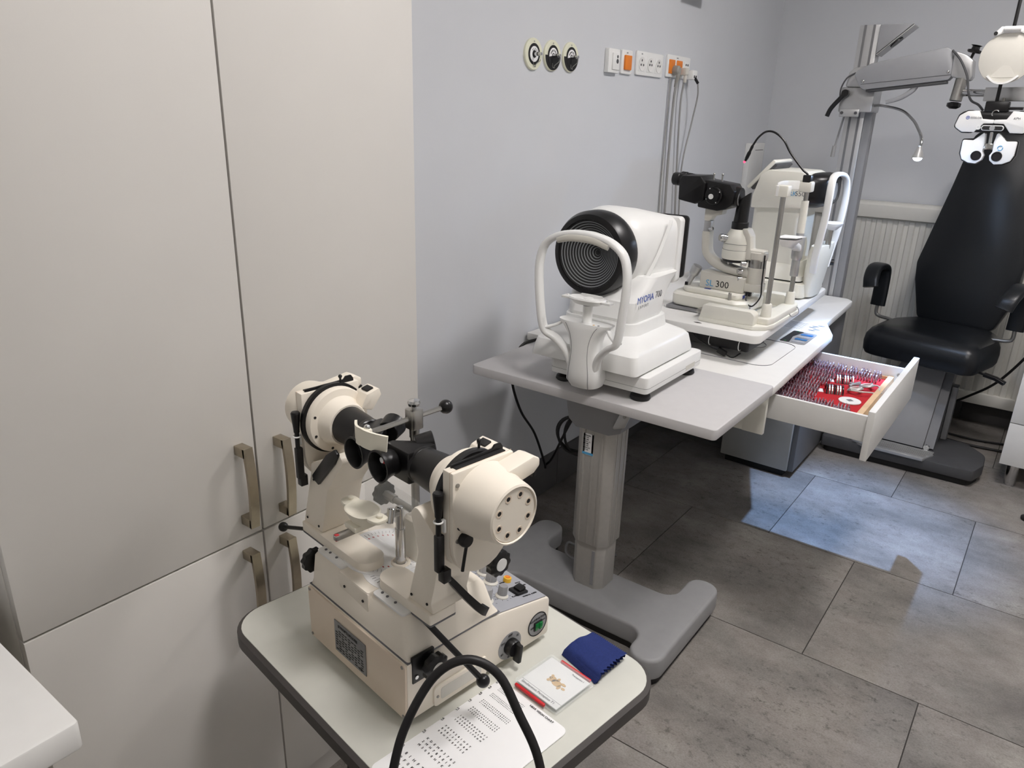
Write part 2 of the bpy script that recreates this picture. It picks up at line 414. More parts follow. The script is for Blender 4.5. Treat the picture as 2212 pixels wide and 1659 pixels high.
# ------------------------------------------------------------------ synoptophore (local frame: x along the tubes, -y towards the patient)
sy = thing('synoptophore', 'cream eye-testing instrument with two angled black tubes on the trolley', 'eye instrument', (SO[0], SO[1], TZ), ST)
for sx in (-1, 1):
    for q in (-1, 1): P('foot', MB().cyl((sx*.105, q*.12, 0), (sx*.105, q*.12, .014), .012, bev=.002), 'rubber', sy)
lb = P('lower_body', MB().prism([(-.144, .011), (.144, .011), (.144, .080), (.130, .086), (.0, .111), (-.144, .111)], 'x', -.129, .129, .005), 'cream', sy)
P('side_panel', MB().prism(fillet([(-.126, .015), (.126, .015), (.127, .108), (-.127, .108)], .005), 'y', -.1462, -.143, .0008), 'cream_dark', sy)
def rect4(x0, x1, y0, y1, z, r=.008): return [(x, y, z) for x, y in rrect(x0, y0, x1, y1, r, 4)]
ub = P('upper_body', MB().loft([rect4(-.126, .127, -.1405, .030, .110, .004), rect4(-.126, .121, -.139, .027, .118), rect4(-.125, .112, -.134, .016, .160), rect4(-.121, .106, -.128, .010, .168)]), 'cream', sy)
P('seam', MB().bb(-.1265, .1285, -.1425, .03, .1098, .1108), 'ink_grey', sy)
P('cover_flap', MB().prism(fillet([(-.046, -.137), (.03, -.137), (.03, -.02), (-.046, -.02)], .004), 'z', .164, .1705, .0015), 'cream', sy)
P('flap_front', MB().prism(fillet([(-.046, .146), (.03, .138), (.03, .169), (-.046, .169)], .003), 'y', -.1375, -.131, .001), 'cream', sy)
for x0, x1 in ((-.119, -.047), (.031, .104)):
    p = P('rail_plate', MB().prism(rrect(x0, -.131, x1, -.062, .006), 'z', .1675, .1712, .0008), 'white', sy)
    for xx in (x0+.012, x0+.024, x1-.03): P('screw', MB().cyl((xx, -.121, .171), (xx, -.121, .1722), .0022, n=12), 'ink_grey', p)
for x in (-.03, .018): P('screw', MB().cyl((x, -.1378, .152), (x, -.139, .152), .0022, n=12), 'ink', sy)
for x, z in ((-.121, .104), (.121, .104), (-.121, .02), (.121, .02)): P('screw', MB().cyl((x, -.1462, z), (x, -.1474, z), .0026, n=12), 'brushed', sy)
# type plate
tp = P('type_plate', MB().bb(-.050, .033, -.1478, -.1462, .032, .088, .0006), 'labelgrey', sy)
lettering(tp, 'SYNOPTOPHORE', (-.038, -.1478, .0795), (1, 0, 0), (0, 0, 1), .0066, 'ink', False)
for i in range(9):
    zz = .072-i*.0044; b = MB()
    for k in range(9):
        if (k*5+i*3) % 7: b.bb(-.046+k*.0084, -.046+k*.0084+.0045+.0009*((k+i) % 3), -.1482, -.1478, zz, zz+.0014)
    P('printed_line', b, 'ink', tp)
lettering(tp, 'CE', (.016, -.1478, .036), (1, 0, 0), (0, 0, 1), .006, 'ink', False)
# degree dials under the arms
for cx, dz in ((-.042, 0), (.012, -.0012)):
    d = P('degree_dial', MB().cyl((cx, -.055, .1675+dz), (cx, -.055, .1725+dz), .066, n=48), 'paper', sy)
    b = MB()
    for i in range(60):
        a = R_(i*6); q = V(math.cos(a), math.sin(a), 0); r0 = .052 if i % 5 else .049
        b.box(V(cx, -.055, .1727+dz)+q*((r0+.058)/2), (.058-r0, .0005, .0003), 0, Matrix.Rotation(a, 3, 'Z'))
    P('scale_marks', b, 'ink_grey', d)
    b = MB()
    for i in range(36):
        a = R_(i*10); q = V(math.cos(a), math.sin(a), 0); b.box(V(cx, -.055, .1727+dz)+q*.045, (.0034, .0016, .0003), 0, Matrix.Rotation(a+.6, 3, 'Z'))
    P('scale_numbers', b, 'ink_red', d)
# swing arms and heads
AY, AZ, HX = -.065, .364, .004
def head(s):
    """s = +1: the head to the right, s = -1: the mirrored one to the left"""
    def x(v): return HX+s*v
    ox = .142 if s > 0 else .19                       # outer end of the foot
    poly = [(x(ox), .186), (x(ox), .168), (x(-.004+.0), .168), (x(-.004), .186)]
    foot = [(x(ox), -.117), (x(.012), -.117), (x(.012), -.071), (x(ox), -.071)]
    fp = fillet(foot, [.003, .0225, .0225, .003], 8)
    if s < 0: fp = fp[::-1]
    arm = P('swing_arm', MB().prism(fp, 'z', .170, .186, .0012), 'cream', sy)
    P('foot_line', MB().prism(fp, 'z', .1675, .170), 'ink_grey', arm)
    up = [(x(ox-.054), .186), (x(ox), .186), (x(ox-.004), .20), (x(.158), .285), (x(.158), .30)]+([(x(.108), .338), (x(.096), .322), (x(.112), .27)] if s > 0 else [(x(.075), .345), (x(.062), .335), (x(.112), .27)])
    P('upright', MB().prism(fillet(up, [0, 0, .01, .02, .01, .01, .01, .03], 5), 'y', -.112, -.048, .002), 'cream', arm)
    up2 = [(x(.152), .281), (x(.132), .273), (x(.082), .326), (x(.070), .345), (x(.080), .351), (x(.104), .334)]
    if s < 0: P('angle_scale', MB().prism(fillet(up2, .004), 'y', -.1155, -.111, .0008), 'black', arm)
    for zx, zz in ((ox-.012, .197), (ox-.046, .195), (.15, .275)): P('screw', MB().cyl((x(zx), -.1118, zz), (x(zx), -.1132, zz), .002, n=10), 'ink', arm)
    # slide housing plate
    out = [(-.115, .412), (-.013, .412), (-.013, .312)]
    for i in range(1, 12):
        a = math.pi*i/12; out.append((-.064+.051*math.cos(a), .312-.054*math.sin(a)))
    out.append((-.115, .312))
    hd = P('slide_housing', MB().prism(out, 'x', x(.166), x(.186), .0025), 'cream', sy)
    P('cover_seam', MB().prism([(-.064+(p[0]+.064)*1.004, .33+(p[1]-.33)*1.003) for p in out], 'x', x(.180), x(.1808)), 'cream_dark', hd)
    P('slide_slot', MB().bb(x(.1695), x(.1795), -.104, -.022, .38, .4135), 'black_matte', hd)
    P('slide_carrier', MB().prism(fillet([(-.106, .39), (-.02, .39), (-.02, .416), (-.024, .422), (-.034, .422), (-.038, .4175), (-.106, .416)], .002), 'x', x(.1700), x(.1728), .0006), 'black', hd)
    for yy, zz in ((-.108, .395), (-.02, .398), (-.108, .318)): P('screw', MB().cyl((x(.186), yy, zz), (x(.1875), yy, zz), .0028, n=12), 'brushed', hd)
    # lamp house pointing outwards
    lh = P('lamp_house', MB().lathe([(.050, 0), (.0485, .006), (.047, .02), (.043, .034), (.041, .048), (.0395, .055), (.037, .0565), (.0362, .055), (.036, .0525), (.0, .0525)], (x(.186), AY, AZ-.002), (s, 0, 0), 40), 'cream', hd)
    P('cap_plate', MB().cyl((x(.2375), AY, AZ-.002), (x(.2405), AY, AZ-.002), .0352, n=40), 'cream', hd)
    for i in range(8):
        a = R_(22.5+45*i); c = V(x(.2403), AY+.0265*math.cos(a), AZ-.002+.0265*math.sin(a))
        P('vent_hole', MB().lathe([(.0052, 0), (.0052, .0006), (.0034, .0006), (.0034, -.001), (0, -.001)], c, (s, 0, 0), 16), 'cream_dark', hd)
        P('vent_core', MB().cyl(c, c+V(s*.0004, 0, 0), .0030, n=12), 'ink', hd)
    b = MB(); b.prism(fillet([(-.075, .375), (-.004, .388), (.006, .396), (.006, .406), (-.006, .412), (-.05, .405)], .004), 'x', x(.186), x(.215), .003)
    P('lamp_spout', b, 'cream', hd); P('spout_end', MB().bb(x(.19), x(.206), .003, .009, .376, .392, .001), 'black', hd)
    # inner side: protractor, drum, cone, tube, elbow, eyepiece
    P('protractor', MB().lathe([(.054, 0), (.0562, .002), (.0562, .009), (.050, .0105)], (x(.166), AY, AZ), (-s, 0, 0), 48), 'black', hd)
    P('drum', MB().lathe([(.050, .009), (.052, .011), (.052, .020), (.0505, .0225), (.040, .0245), (.036, .030), (.0335, .046), (.032, .048), (.029, .048)], (x(.166), AY, AZ), (-s, 0, 0), 48), 'cream', hd)
    for a in (200, 250, 290, 160): P('screw', MB().cyl((x(.1432), AY+.045*math.cos(R_(a)), AZ+.045*math.sin(R_(a))), (x(.1420), AY+.045*math.cos(R_(a)), AZ+.045*math.sin(R_(a))), .0022, n=10), 'ink', hd)
    P('lock_lug', MB().prism(fillet([(-.04, AZ+.02), (-.028, AZ+.04), (-.006, AZ+.046), (-.002, AZ+.034), (-.02, AZ+.012)], .003), 'x', x(.12), x(.15), .0012), 'cream', hd)
    P('lug_opening', MB().box((x(.135), -.018, AZ+.0435), (.016, .012, .004), .0005, Matrix.Rotation(.25, 3, 'X')), 'ink', hd)
    P('pointer_pin', MB().cyl((x(.160), -.05, AZ+.052), (x(.160), -.05, AZ+.064), .0018, n=10).ball((x(.160), -.05, AZ+.064), .0032, n=12), 'black', hd)
    P('tube', MB().lathe([(.0295, .044), (.0275, .075), (.0255, .098), (.0262, .099), (.0262, .104), (.0245, .106)], (x(.166), AY, AZ), (-s, 0, 0), 36), 'black', hd)
    P('elbow', MB().prism(fillet([(x(.064), AY-.024), (x(.064), AY+.024), (x(.045), AY+.022), (x(.012), AY-.012), (x(.012), AY-.024)], .003) if s > 0 else fillet([(x(.064), AY-.024), (x(.064), AY+.024), (x(.045), AY+.022), (x(.012), AY-.012), (x(.012), AY-.024)], .003)[::-1], 'z', AZ-.0235, AZ+.0235, .006), 'black', hd)
    ep = P('eyepiece', MB().lathe([(.018, 0), (.0185, .012), (.0205, .020), (.0235, .026), (.0235, .028), (.021, .028), (.017, .018), (.015, .012), (0, .012)], (x(.029), AY-.022, AZ), (0, -1, 0), 32), 'black', hd)
    P('eye_lens', MB().lathe([(.0135, 0), (.009, .0016), (0, .0022)], (x(.029), AY-.0345, AZ), (0, -1, 0), 24), 'lens_dark', hd)
    P('lens_wheel', MB().cyl((x(.034), AY+.012, AZ+.012), (x(.046), AY+.034, AZ+.016), .0165, .0185, bev=.001), 'black', hd)
    # bottom block, patient-side lever
    P('pivot_block', MB().prism(fillet([(-.105, .30), (-.06, .287), (-.06, .262), (-.10, .272)], .003), 'x', x(.142), x(.166), .001), 'cream', hd)
    P('pivot_screw', MB().cyl((x(.142), -.078, .283), (x(.1405), -.078, .283), .004, n=16), 'brushed', hd)
    lx = x(.170)
    b = MB(); b.box((lx, -.1235, .300), (.009, .011, .052), .0015); b.box((lx+s*.004, -.118, .268), (.012, .012, .018), .001); b.cyl((lx, -.1245, .32), (lx, -.1245, .362), .0035, n=14)
    b.lathe([(.0045, 0), (.0048, .006), (.0068, .026), (.0072, .031), (.0060, .033), (0, .0335)], (lx, -.1245, .352), (0, 0, 1), 20)
    P('slide_lever', b, 'black', hd)
    P('lever_clip', MB().torus((lx, -.1245, .345), (0, 0, 1), .0055, .0012, 20, 6).box((lx+s*.003, -.118, .338), (.006, .003, .018), .0006), 'white', hd)
    if s > 0:
        P('dimmer_slot', MB().prism(fillet([(-.108, .382), (-.098, .382), (-.098, .332), (-.108, .332)], .0045, 6), 'x', x(.186), x(.188)), 'ink', hd)
        P('dimmer_slider', MB().box((x(.190), -.1015, .348), (.009, .007, .024), .002), 'black', hd)
        P('flash_knob', MB().lathe([(.009, 0), (.0095, .006), (.008, .010), (0, .0105)], (x(.186), -.098, .318), (s, 0, 0), 20), 'black', hd)
        P('flash_lever', MB().tube([(x(.194), -.099, .316), (x(.194), -.103, .295), (x(.194), -.106, .278)], .0022, 10), 'black', hd)
        P('lens_glint', MB().cyl((x(.026), AY-.0375, AZ+.004), (x(.026), AY-.038, AZ+.004), .0042, n=16), 'ink_red', hd)
        P('lens_glint', MB().cyl((x(.022), AY-.0378, AZ+.0035), (x(.022), AY-.0384, AZ+.0035), .0042, n=16), 'paper', hd)
head(1); head(-1)
# position levers with ball knobs
def ball_lever(a, c, r, rb): 
    return P('ball_lever', MB().cyl(a, c, r, n=14).ball(c, rb), 'black', sy)
ball_lever((-.175, -.085, .160), (-.318, -.085, .104), .0034, .0088)
ball_lever((.128, -.112, .168), (.186, -.056, .070), .0044, .0098)
P('hand_lever', MB().sweep(smooth([(.145, -.095, .245), (.150, -.082, .226), (.158, -.062, .196), (.160, -.040, .168), (.158, -.030, .160)], 5), [(-.005, -.003), (.005, -.003), (.005, .003), (-.005, .003)], (1, 0, 0), [(.7+.6*i/20, 1+1.0*i/20) for i in range(21)]), 'black', sy)
# star knobs
def star_knob(c, ax, r, th, cap=None):
    ax = Vector(ax).normalized(); u = ax.orthogonal().normalized(); v = ax.cross(u); c = Vector(c); n = 60; loops = []
    for h, k in ((0, .80), (.15, .97), (.85, .97), (1, .80)):
        loops.append([c+ax*(h*th)+(u*math.cos(2*math.pi*i/n)+v*math.sin(2*math.pi*i/n))*r*k*(1-.055*(1+math.cos(10*2*math.pi*i/n))) for i in range(n)])
    k = P('star_knob', MB().loft(loops), 'black', sy)
    if cap: P('knob_cap', MB().cyl(c+ax*th, c+ax*(th+.001), r*.46, n=24), cap, k)
    return k
star_knob((.137, -.107, .098), (1, 0, 0), .021, .013, 'brushed')
P('knob_bracket', MB().bb(.126, .131, -.136, -.098, .075, .118, .001).cyl((.13, -.107, .098), (.14, -.107, .098), .009), 'black', sy)
for y, z in ((-.13, .085), (-.105, .112)): P('screw', MB().cyl((.131, y, z), (.1325, y, z), .003, n=12), 'chrome', sy)
star_knob((-.130, -.128, .142), (-1, 0, 0), .021, .013)
star_knob((.146, 0, .2215), (1, 0, 0), .021, .014, 'white')
star_knob((-.116, 0, .2215), (-1, 0, 0), .021, .012)
P('knob_shaft', MB().cyl((-.118, 0, .2215), (.147, 0, .2215), .0055, n=16), 'brushed', sy)
P('shaft_collar', MB().cyl((-.116, 0, .2215), (-.09, 0, .2215), .0075, n=6), 'brushed', sy)
# tower, chin rest, forehead rest
tw = P('tower', MB().prism(fillet([(-.040, .165), (.012, .165), (.016, .190), (.014, .235), (.010, .243), (-.036, .243), (-.040, .238)], .004), 'x', -.014, .020, .003), 'cream', sy)
P('tower_plate', MB().prism(fillet([(-.039, .182), (-.006, .182), (-.006, .238), (-.039, .238)], .006), 'x', -.0165, -.0138, .0006), 'chrome', tw)
P('tower_slot', MB().bb(-.0172, -.0163, -.027, -.018, .192, .230), 'ink', tw)
P('rear_post', MB().cyl((0, -.027, .24), (0, -.027, .392), .0062, n=24), 'steel', sy)
cl = P('post_clamp', MB().prism(superloop(0, -.027, .0105, .0105, 5, 24), 'z', .386, .4155, .001).cyl((0, -.027, .372), (0, -.027, .388), .0075, n=20), 'steel', sy)
P('clamp_knob', MB().lathe([(.0035, 0), (.0035, .004), (.0085, .006), (.0095, .010), (.008, .0135), (0, .0155)], (0, -.027, .415), (0, 0, 1), 28), 'chrome', cl)
P('cross_rod', MB().cyl((0, -.102, .4005), (0, .026, .4035), .0038, n=6), 'steel', sy)
P('rod_ball', MB().ball((0, .032, .4035), .0108), 'black', sy)
fp = [(x, -.117-.020*math.cos(x/.036*1.35)+.02, .398-.004*abs(x)/.03) for x in [-.037+.074*i/18 for i in range(19)]]
P('forehead_rest', MB().sweep(fp, [(-.0018, -.013), (.0018, -.013), (.0018, .013), (-.0018, .013)]).bb(-.007, .007, -.116, -.102, .394, .408, .003), 'ivory', sy)
P('rest_screw', MB().ball((0, -.107, .4085), .0048, n=16), 'chrome', sy)
P('chin_post', MB().cyl((0, -.057, .166), (0, -.057, .232), .0078, n=20).cyl((0, -.057, .225), (0, -.057, .266), .0064, n=20).ball((0, -.057, .266), .0064, (1, 1, .5), 16), 'chrome', sy)
P('post_ring', MB().torus((0, -.057, .172), (0, 0, 1), .012, .0035, 24, 8), 'cream', sy)
P('chin_bar', MB().prism(fillet([(-.0055, -.168), (.0055, -.168), (.0055, -.055), (-.0055, -.055)], .005), 'z', .2565, .263, .0006), 'steel', sy)
P('bar_screw', MB().bb(-.003, .003, -.1665, -.1605, .2545, .264, .001), 'ink_red', sy)
cr = P('chin_rest', MB().loft([[(x, y, .268) for x, y in superloop(0, -.118, .020, .016, 2.5, 32)], [(x, y, .283) for x, y in superloop(0, -.120, .027, .021, 2.4, 32)], [(x, y, .2875) for x, y in superloop(0, -.120, .029, .0225, 2.3, 32)], [(x, y, .2885) for x, y in superloop(0, -.120, .027, .021, 2.2, 32)], [(x, y, .2855) for x, y in superloop(0, -.120, .012, .009, 2, 32)]]), 'ivory', sy)
for s in (-1, 1):
    P('rest_wing', MB().prism(fillet([(s*.022, -.106), (s*.046, -.106), (s*.046, -.128), (s*.022, -.134)] if s > 0 else [(s*.022, -.134), (s*.046, -.128), (s*.046, -.106), (s*.022, -.106)], .008), 'z', .283, .288, .001), 'ivory', cr)
    P('paper_peg', MB().cyl((s*.036, -.116, .288), (s*.036, -.116, .2925), .0042, n=16, bev=.0008), 'ivory', cr)
P('rest_block', MB().bb(-.013, .013, -.142, -.098, .262, .270, .001), 'ivory', cr)
P('tilt_knob', MB().cyl((.022, -.090, .262), (.018, -.084, .283), .0048, .006, n=18, bev=.001), 'chrome', sy)
P('breath_shield', MB().prism(fillet([(-.108, .176), (.052, .176), (.052, .262), (.03, .283), (-.06, .29), (-.108, .283)], .008), 'y', -.0455, -.0435), 'acrylic', sy)
# front face (+x): drawer pull, timer, illumination switch
dp = P('drawer_pull', MB().prism(fillet([(-.1, .013), (.002, .013), (.002, .047), (-.1, .047)], .006), 'x', .1285, .1325, .0012), 'cream', sy)
P('pull_recess', MB().prism(fillet([(-.088, .021), (-.010, .021), (-.010, .041), (-.088, .041)], .004), 'x', .1318, .1329), 'warmgrey', dp)
for y in (-.094, -.004): P('screw', MB().cyl((.1325, y, .030), (.1337, y, .030), .0022, n=10), 'brushed', dp)
td = P('timer_dial', MB().prism(superloop(.053, .036, .0245, .0235, 2, 40), 'x', .1288, .1298), 'basegrey', sy)
for s_, a in (('OFF', 90), ('15', 38), ('ON', 145), ('60', 205), ('45', 262), ('30', -25)):
    lettering(td, s_, (.1298, .053+.0195*math.cos(R_(a)), .034+.0195*math.sin(R_(a))), (0, 1, 0), (0, 0, 1), .0056, 'ink', False, align='CENTER')
P('timer_knob', MB().lathe([(.0135, 0), (.014, .004), (.0135, .010), (.0125, .012), (0, .012)], (.1298, .053, .036), (1, 0, 0), 28).box((.146, .0545, .031), (.014, .0075, .031), .002, Matrix.Rotation(-.12, 3, 'X')), 'black', td)
il = P('illumination_plate', MB().prism(superloop(.115, .044, .0215, .0215, 2, 40), 'x', .1288, .1298), 'basegrey', sy)
P('plate_ring', MB().torus((.1298, .115, .044), (1, 0, 0), .0202, .0004, 40, 6).torus((.1298, .115, .044), (1, 0, 0), .0212, .0006, 40, 6), 'ink', il)
lettering(il, 'ILLUMINATION', (.1298, .115, .053), (0, 1, 0), (0, 0, 1), .0052, 'ink', False, align='CENTER')
lettering(il, 'OFF', (.1298, .0985, .040), (0, 1, 0), (0, 0, 1), .0042, 'ink', False)
lettering(il, 'ON', (.1298, .126, .0455), (0, 1, 0), (0, 0, 1), .0042, 'ink', False)
P('switch_bezel', MB().bb(.1296, .1322, .106, .1245, .034, .0495, .0006), 'black', il)
P('rocker_switch', MB().prism([(.108, .036), (.108, .048), (.1155, .048), (.1155, .036)], 'x', .1318, .1334, .0004).prism([(.1155, .036), (.1155, .048), (.1225, .048), (.1225, .036)], 'x', .1318, .1352, .0006), 'green_switch', il)
# sloping control panel
NS = V(0, .031, .13).normalized()  # panel normal
def on_panel(x, y, h=0): return V(x, y, .111-.0238*(y/.13)*1.05)+V(0, .19, .98)*h
pc = P('control_panel', MB().loft([[on_panel(x, y, .0002) for x, y in ((.082, -.0), (.112, .004), (.126, .02), (.126, .136), (.0, .138), (.0, .07), (.03, .066), (.06, .03))], [on_panel(x, y, .0012) for x, y in ((.082, -.0), (.112, .004), (.126, .02), (.126, .136), (.0, .138), (.0, .07), (.03, .066), (.06, .03))]]), 'panelgrey', sy)
def dial(x, y, r, h, m):
    c = on_panel(x, y, .001); ax = V(0, .19, .98)
    b = MB().lathe([(r*1.35, 0), (r*1.35, .002), (r*1.05, .004), (r, .0045)], c, ax, 30); k = P('dial_skirt', b, 'warmgrey', pc)
    u = ax.orthogonal().normalized(); v = ax.cross(u); n = 72; loops = []
    for hh, kk in ((.004, 1), (h-.001, .93), (h, .86)):
        loops.append([c+ax*hh+(u*math.cos(2*math.pi*i/n)+v*math.sin(2*math.pi*i/n))*r*kk*(1+.025*math.cos(24*2*math.pi*i/n)) for i in range(n)])
    P('dial_knob', MB().loft(loops), m, pc)
    b = MB()
    for i in range(9):
        a = R_(-150+i*37); q = V(math.cos(a), math.sin(a)*.98, -math.sin(a)*.19); b.box(c+q*r*1.75, (r*.5, .0006, .0005), 0, Matrix.Rotation(a, 3, 'Z'))
    P('dial_marks', b, 'ink', pc)
dial(.089, .036, .0098, .022, 'basegrey'); dial(.092, .069, .0078, .019, 'greypaint'); dial(.050, .084, .0092, .020, 'greypaint'); dial(.022, .095, .009, .018, 'basegrey')
P('push_button', MB().cyl(on_panel(.060, .112), on_panel(.060, .112, .009), .0068, n=20, bev=.001), 'yellow', pc)
P('button_lens', MB().cyl(on_panel(.060, .112, .009), on_panel(.060, .112, .0098), .0045, n=20), 'orange', pc)
P('mode_switch', MB().box(on_panel(.094, .104, .003), (.022, .024, .005), .001, Matrix.Rotation(-.19, 3, 'X')).box(on_panel(.094, .106, .0075), (.015, .014, .006), .0015, Matrix.Rotation(.1, 3, 'X')), 'black', pc)
for s_, x, y in (('AUTO', .074, .118), ('SIM', .085, .126), ('RAPID', .112, .118), ('NORMAL', .112, .098), ('FLASH', .104, .082), ('INTENSITY', .062, .094), ('LIGHT L', .062, .016), ('LIGHT R', .028, .104)):
    lettering(pc, s_, on_panel(x, y, .0012), (0, .98, -.19), (-1, 0, 0), .0044, 'ink', False)
# ------------------------------------------------------------------ things lying on the trolley
def OnT(x, y, z): 
    m = Matrix.Translation((SO[0], SO[1], TZ)) @ Matrix.Rotation(R_(ST), 4, 'Z'); return m @ V(x, y, z)
ch = thing('vision_chart', 'white plastic near-vision chart with rows of tiny symbols on the trolley', 'eye chart', (SO[0], SO[1], TZ+.0005), ST)
P('sheet', MB().prism(rrect(.146, -.222, .285, .018, .010, 5), 'z', 0, .0022, .0005), 'paper', ch)
rows_ = [(.004, .0016, 28, '0,5'), (-.012, .0017, 26, '0,6'), (-.031, .0021, 24, '0,8'), (-.052, .0025, 21, '1,0'), (-.076, .0031, 17, '1,2'), (-.104, .0037, 14, '1,6'), (-.137, .0044, 12, '2,0'), (-.174, .0054, 9, '2,5')]
SYM = 'E8M1PH3F7T0B5K9D2'
for i, (yy, sz, n, tag_) in enumerate(rows_):
    lettering(ch, tag_, (.150, yy+.006, .0024), (-.2, 1, 0), (-1, -.2, 0), .005, 'ink', False, 'printed_line', align='CENTER')
    for r in range(3):
        s_ = '   '.join(SYM[(j*(r+2)+i*5+r*3) % len(SYM)] for j in range(int(n*.75)))
        # every line runs along the sheet's x, letters seen from the seat side
        lettering(ch, s_, (.160, yy-r*sz*1.75, .0024), (1, 0, 0), (0, 1, 0), sz*1.12, 'ink', False, 'printed_line', off=.0002)
lettering(ch, 'NEAR VISION CHART', (.215, .0105, .0024), (1, 0, 0), (0, 1, 0), .0048, 'ink', False, 'printed_title')
cs = thing('slide_case', 'clear plastic test slide case with red edges and a small bear picture', 'slide case', (SO[0], SO[1], TZ+.003), ST)
P('case_bottom', MB().prism(rrect(.165, .026, .254, .112, .004), 'z', 0, .002, .0004), 'acrylic', cs)
P('card', MB().bb(.170, .249, .031, .108, .0025, .0040), 'paper', cs)
P('case_lid', MB().prism(rrect(.166, .027, .253, .111, .004), 'z', .0062, .0072, .0003), 'acrylic', cs)
for y in (.0225, .1135): P('red_tab', MB().bb(.172, .232, y, y+.0042, .001, .0055, .0008), 'red', cs) if y < .05 else P('red_tab', MB().bb(.186, .246, y-.003, y+.0012, .001, .0055, .0008), 'red', cs)
lettering(cs, 'Simultaneous Perception T1', (.174, .035, .0042), (1, 0, 0), (0, 1, 0), .0058, 'ink_grey', False)
P('card_line', MB().bb(.170, .249, .0415, .0418, .0040, .0043), 'ink_grey', cs)
lettering(cs, 'Transparent 1', (.218, .1005, .0042), (1, 0, 0), (0, 1, 0), .0042, 'ink_grey', False)
bear = MB()
for cx, cy, rx, ry in ((.214, .0705, .0085, .0062), (.204, .073, .0062, .0056), (.1995, .0785, .0024, .0024), (.2, .067, .0024, .0024), (.222, .066, .0028, .0045), (.224, .075, .0045, .0025), (.212, .0775, .0024, .0042), (.229, .068, .0035, .0022)):
    bear.prism(superloop(cx, cy, rx, ry, 2, 20), 'z', .0041, .0046)
P('bear_picture', bear, 'tan', cs)
bb_ = MB()
for cx, cy, r in ((.2015, .0745, .0008), (.2015, .0712, .0008), (.199, .0728, .0011)): bb_.prism(circ(cx, cy, r, 10), 'z', .0046, .0049)
P('bear_face', bb_, 'ink', cs)
# folded blue cloth with pinked edges
def cloth():
    b = MB(); n, m = 44, 18; t = bmesh.new()
    for layer in range(4):
        lift = .004+.0042*layer; rows = []
        for j in range(m+1):
            r = []
            for i in range(n+1):
                u, v = i/n, j/m
                x = .172+.078*u+(.006*layer-.008)*v*.4; y = .132+.062*v-.012*u*(1-v)+.003*math.sin(layer*2.1)
                if i == n: x += .0022*((j % 2)*2-1)+.003*layer*(.5-v)
                fold = .007*math.exp(-((v-.15-.1*layer)/.25)**2)+.004*math.sin(5*u+layer)*math.sin(3*v+1)*.5
                z = lift+fold*(.6+.4*math.sin(3*u+layer*.7))
                e = min(u/.10, v/.16, 1.0); z = .001+(z-.001)*math.sqrt(max(0, 1-(1-e)**2))
                if j == m and layer > 0: y += .0014*((i % 2)*2-1)
                r.append(t.verts.new((x, y, max(z, .001))))
            rows.append(r)
        for j in range(m):
            for i in range(n): t.faces.new((rows[j][i], rows[j][i+1], rows[j+1][i+1], rows[j+1][i]))
        # rounded fold along the left edge joins neighbouring layers
    me = bpy.data.meshes.new('t'); bmesh.ops.recalc_face_normals(t, faces=t.faces)
    return b.add(t)
ct = cloth(); m_ = Matrix.Translation((SO[0], SO[1], TZ)) @ Matrix.Rotation(R_(ST), 4, 'Z'); bmesh.ops.transform(ct.bm, matrix=m_, verts=ct.bm.verts)
solo('cleaning_cloth', ct, 'blue_cloth', 'folded dark blue cleaning cloth with zigzag edges on the trolley', 'cloth', tuple(OnT(.21, .16, 0)))
# ------------------------------------------------------------------ grey lifting table by the wall
lt = thing('lifting_table', 'grey height-adjustable table on a steel column with a broad H-shaped foot', 'table', (-.94, 1.72, 0))
LZ = .72
W('table_top', MB().prism(rrect(-1.331, 1.607, -.571, 2.030, .012, 4), 'z', LZ-.028, LZ, .003), 'tabletop_grey', lt)
H_ = [(-1.165, 1.49), (-1.165, 1.60), (-.70, 1.60), (-.70, 1.49), (-.605, 1.49), (-.605, 1.935), (-.70, 1.935), (-.70, 1.79), (-1.165, 1.79), (-1.165, 1.935), (-1.265, 1.935), (-1.265, 1.49)]
HR = [.045, .045, .045, .045, .045, .045, .045, .045, .045, .045, .045, .045]
W('foot_plate', MB().prism(fillet(H_, HR, 6), 'z', .022, .088, .010, 3), 'basegrey', lt)
W('foot_pad', MB().prism(fillet([(x*1, y) for x, y in [(-1.155, 1.50), (-1.155, 1.61), (-.71, 1.61), (-.71, 1.50), (-.615, 1.50), (-.615, 1.925), (-.69, 1.925), (-.69, 1.78), (-1.175, 1.78), (-1.175, 1.925), (-1.255, 1.925), (-1.255, 1.50)]], .04, 5), 'z', .0, .024), 'rubber', lt)
def octo(cx, cy, a, b, c): return [(cx-a+c, cy-b), (cx+a-c, cy-b), (cx+a, cy-b+c), (cx+a, cy+b-c), (cx+a-c, cy+b), (cx-a+c, cy+b), (cx-a, cy+b-c), (cx-a, cy-b+c)]
b = MB(); b.prism(octo(-.937, 1.725, .060, .058, .022), 'z', .235, .66, .003)
co = W('column_upper', b, 'column_alu', lt)
b = MB()
for x in (-.965, -.937, -.909): b.bb(x-.004, x+.004, 1.6655, 1.668, .24, .655, .001)
for y in (1.70, 1.725, 1.75): b.bb(-.878, -.8755, y-.004, y+.004, .24, .655, .001)
W('column_flute', b, 'column_alu', co)
cl_ = W('column_lower', MB().prism(octo(-.937, 1.725, .053, .051, .020), 'z', .086, .30, .002), 'column_alu', lt)
W('column_slot', MB().bb(-.918, -.908, 1.6728, 1.6745, .10, .215), 'greypaint', cl_)
W('motor_box', MB().prism(fillet([(-1.03, .692), (-1.015, .62), (-.99, .600), (-.885, .600), (-.850, .615), (-.835, .66), (-.828, .692)], .008), 'y', 1.655, 1.80, .004), 'greypaint', lt)
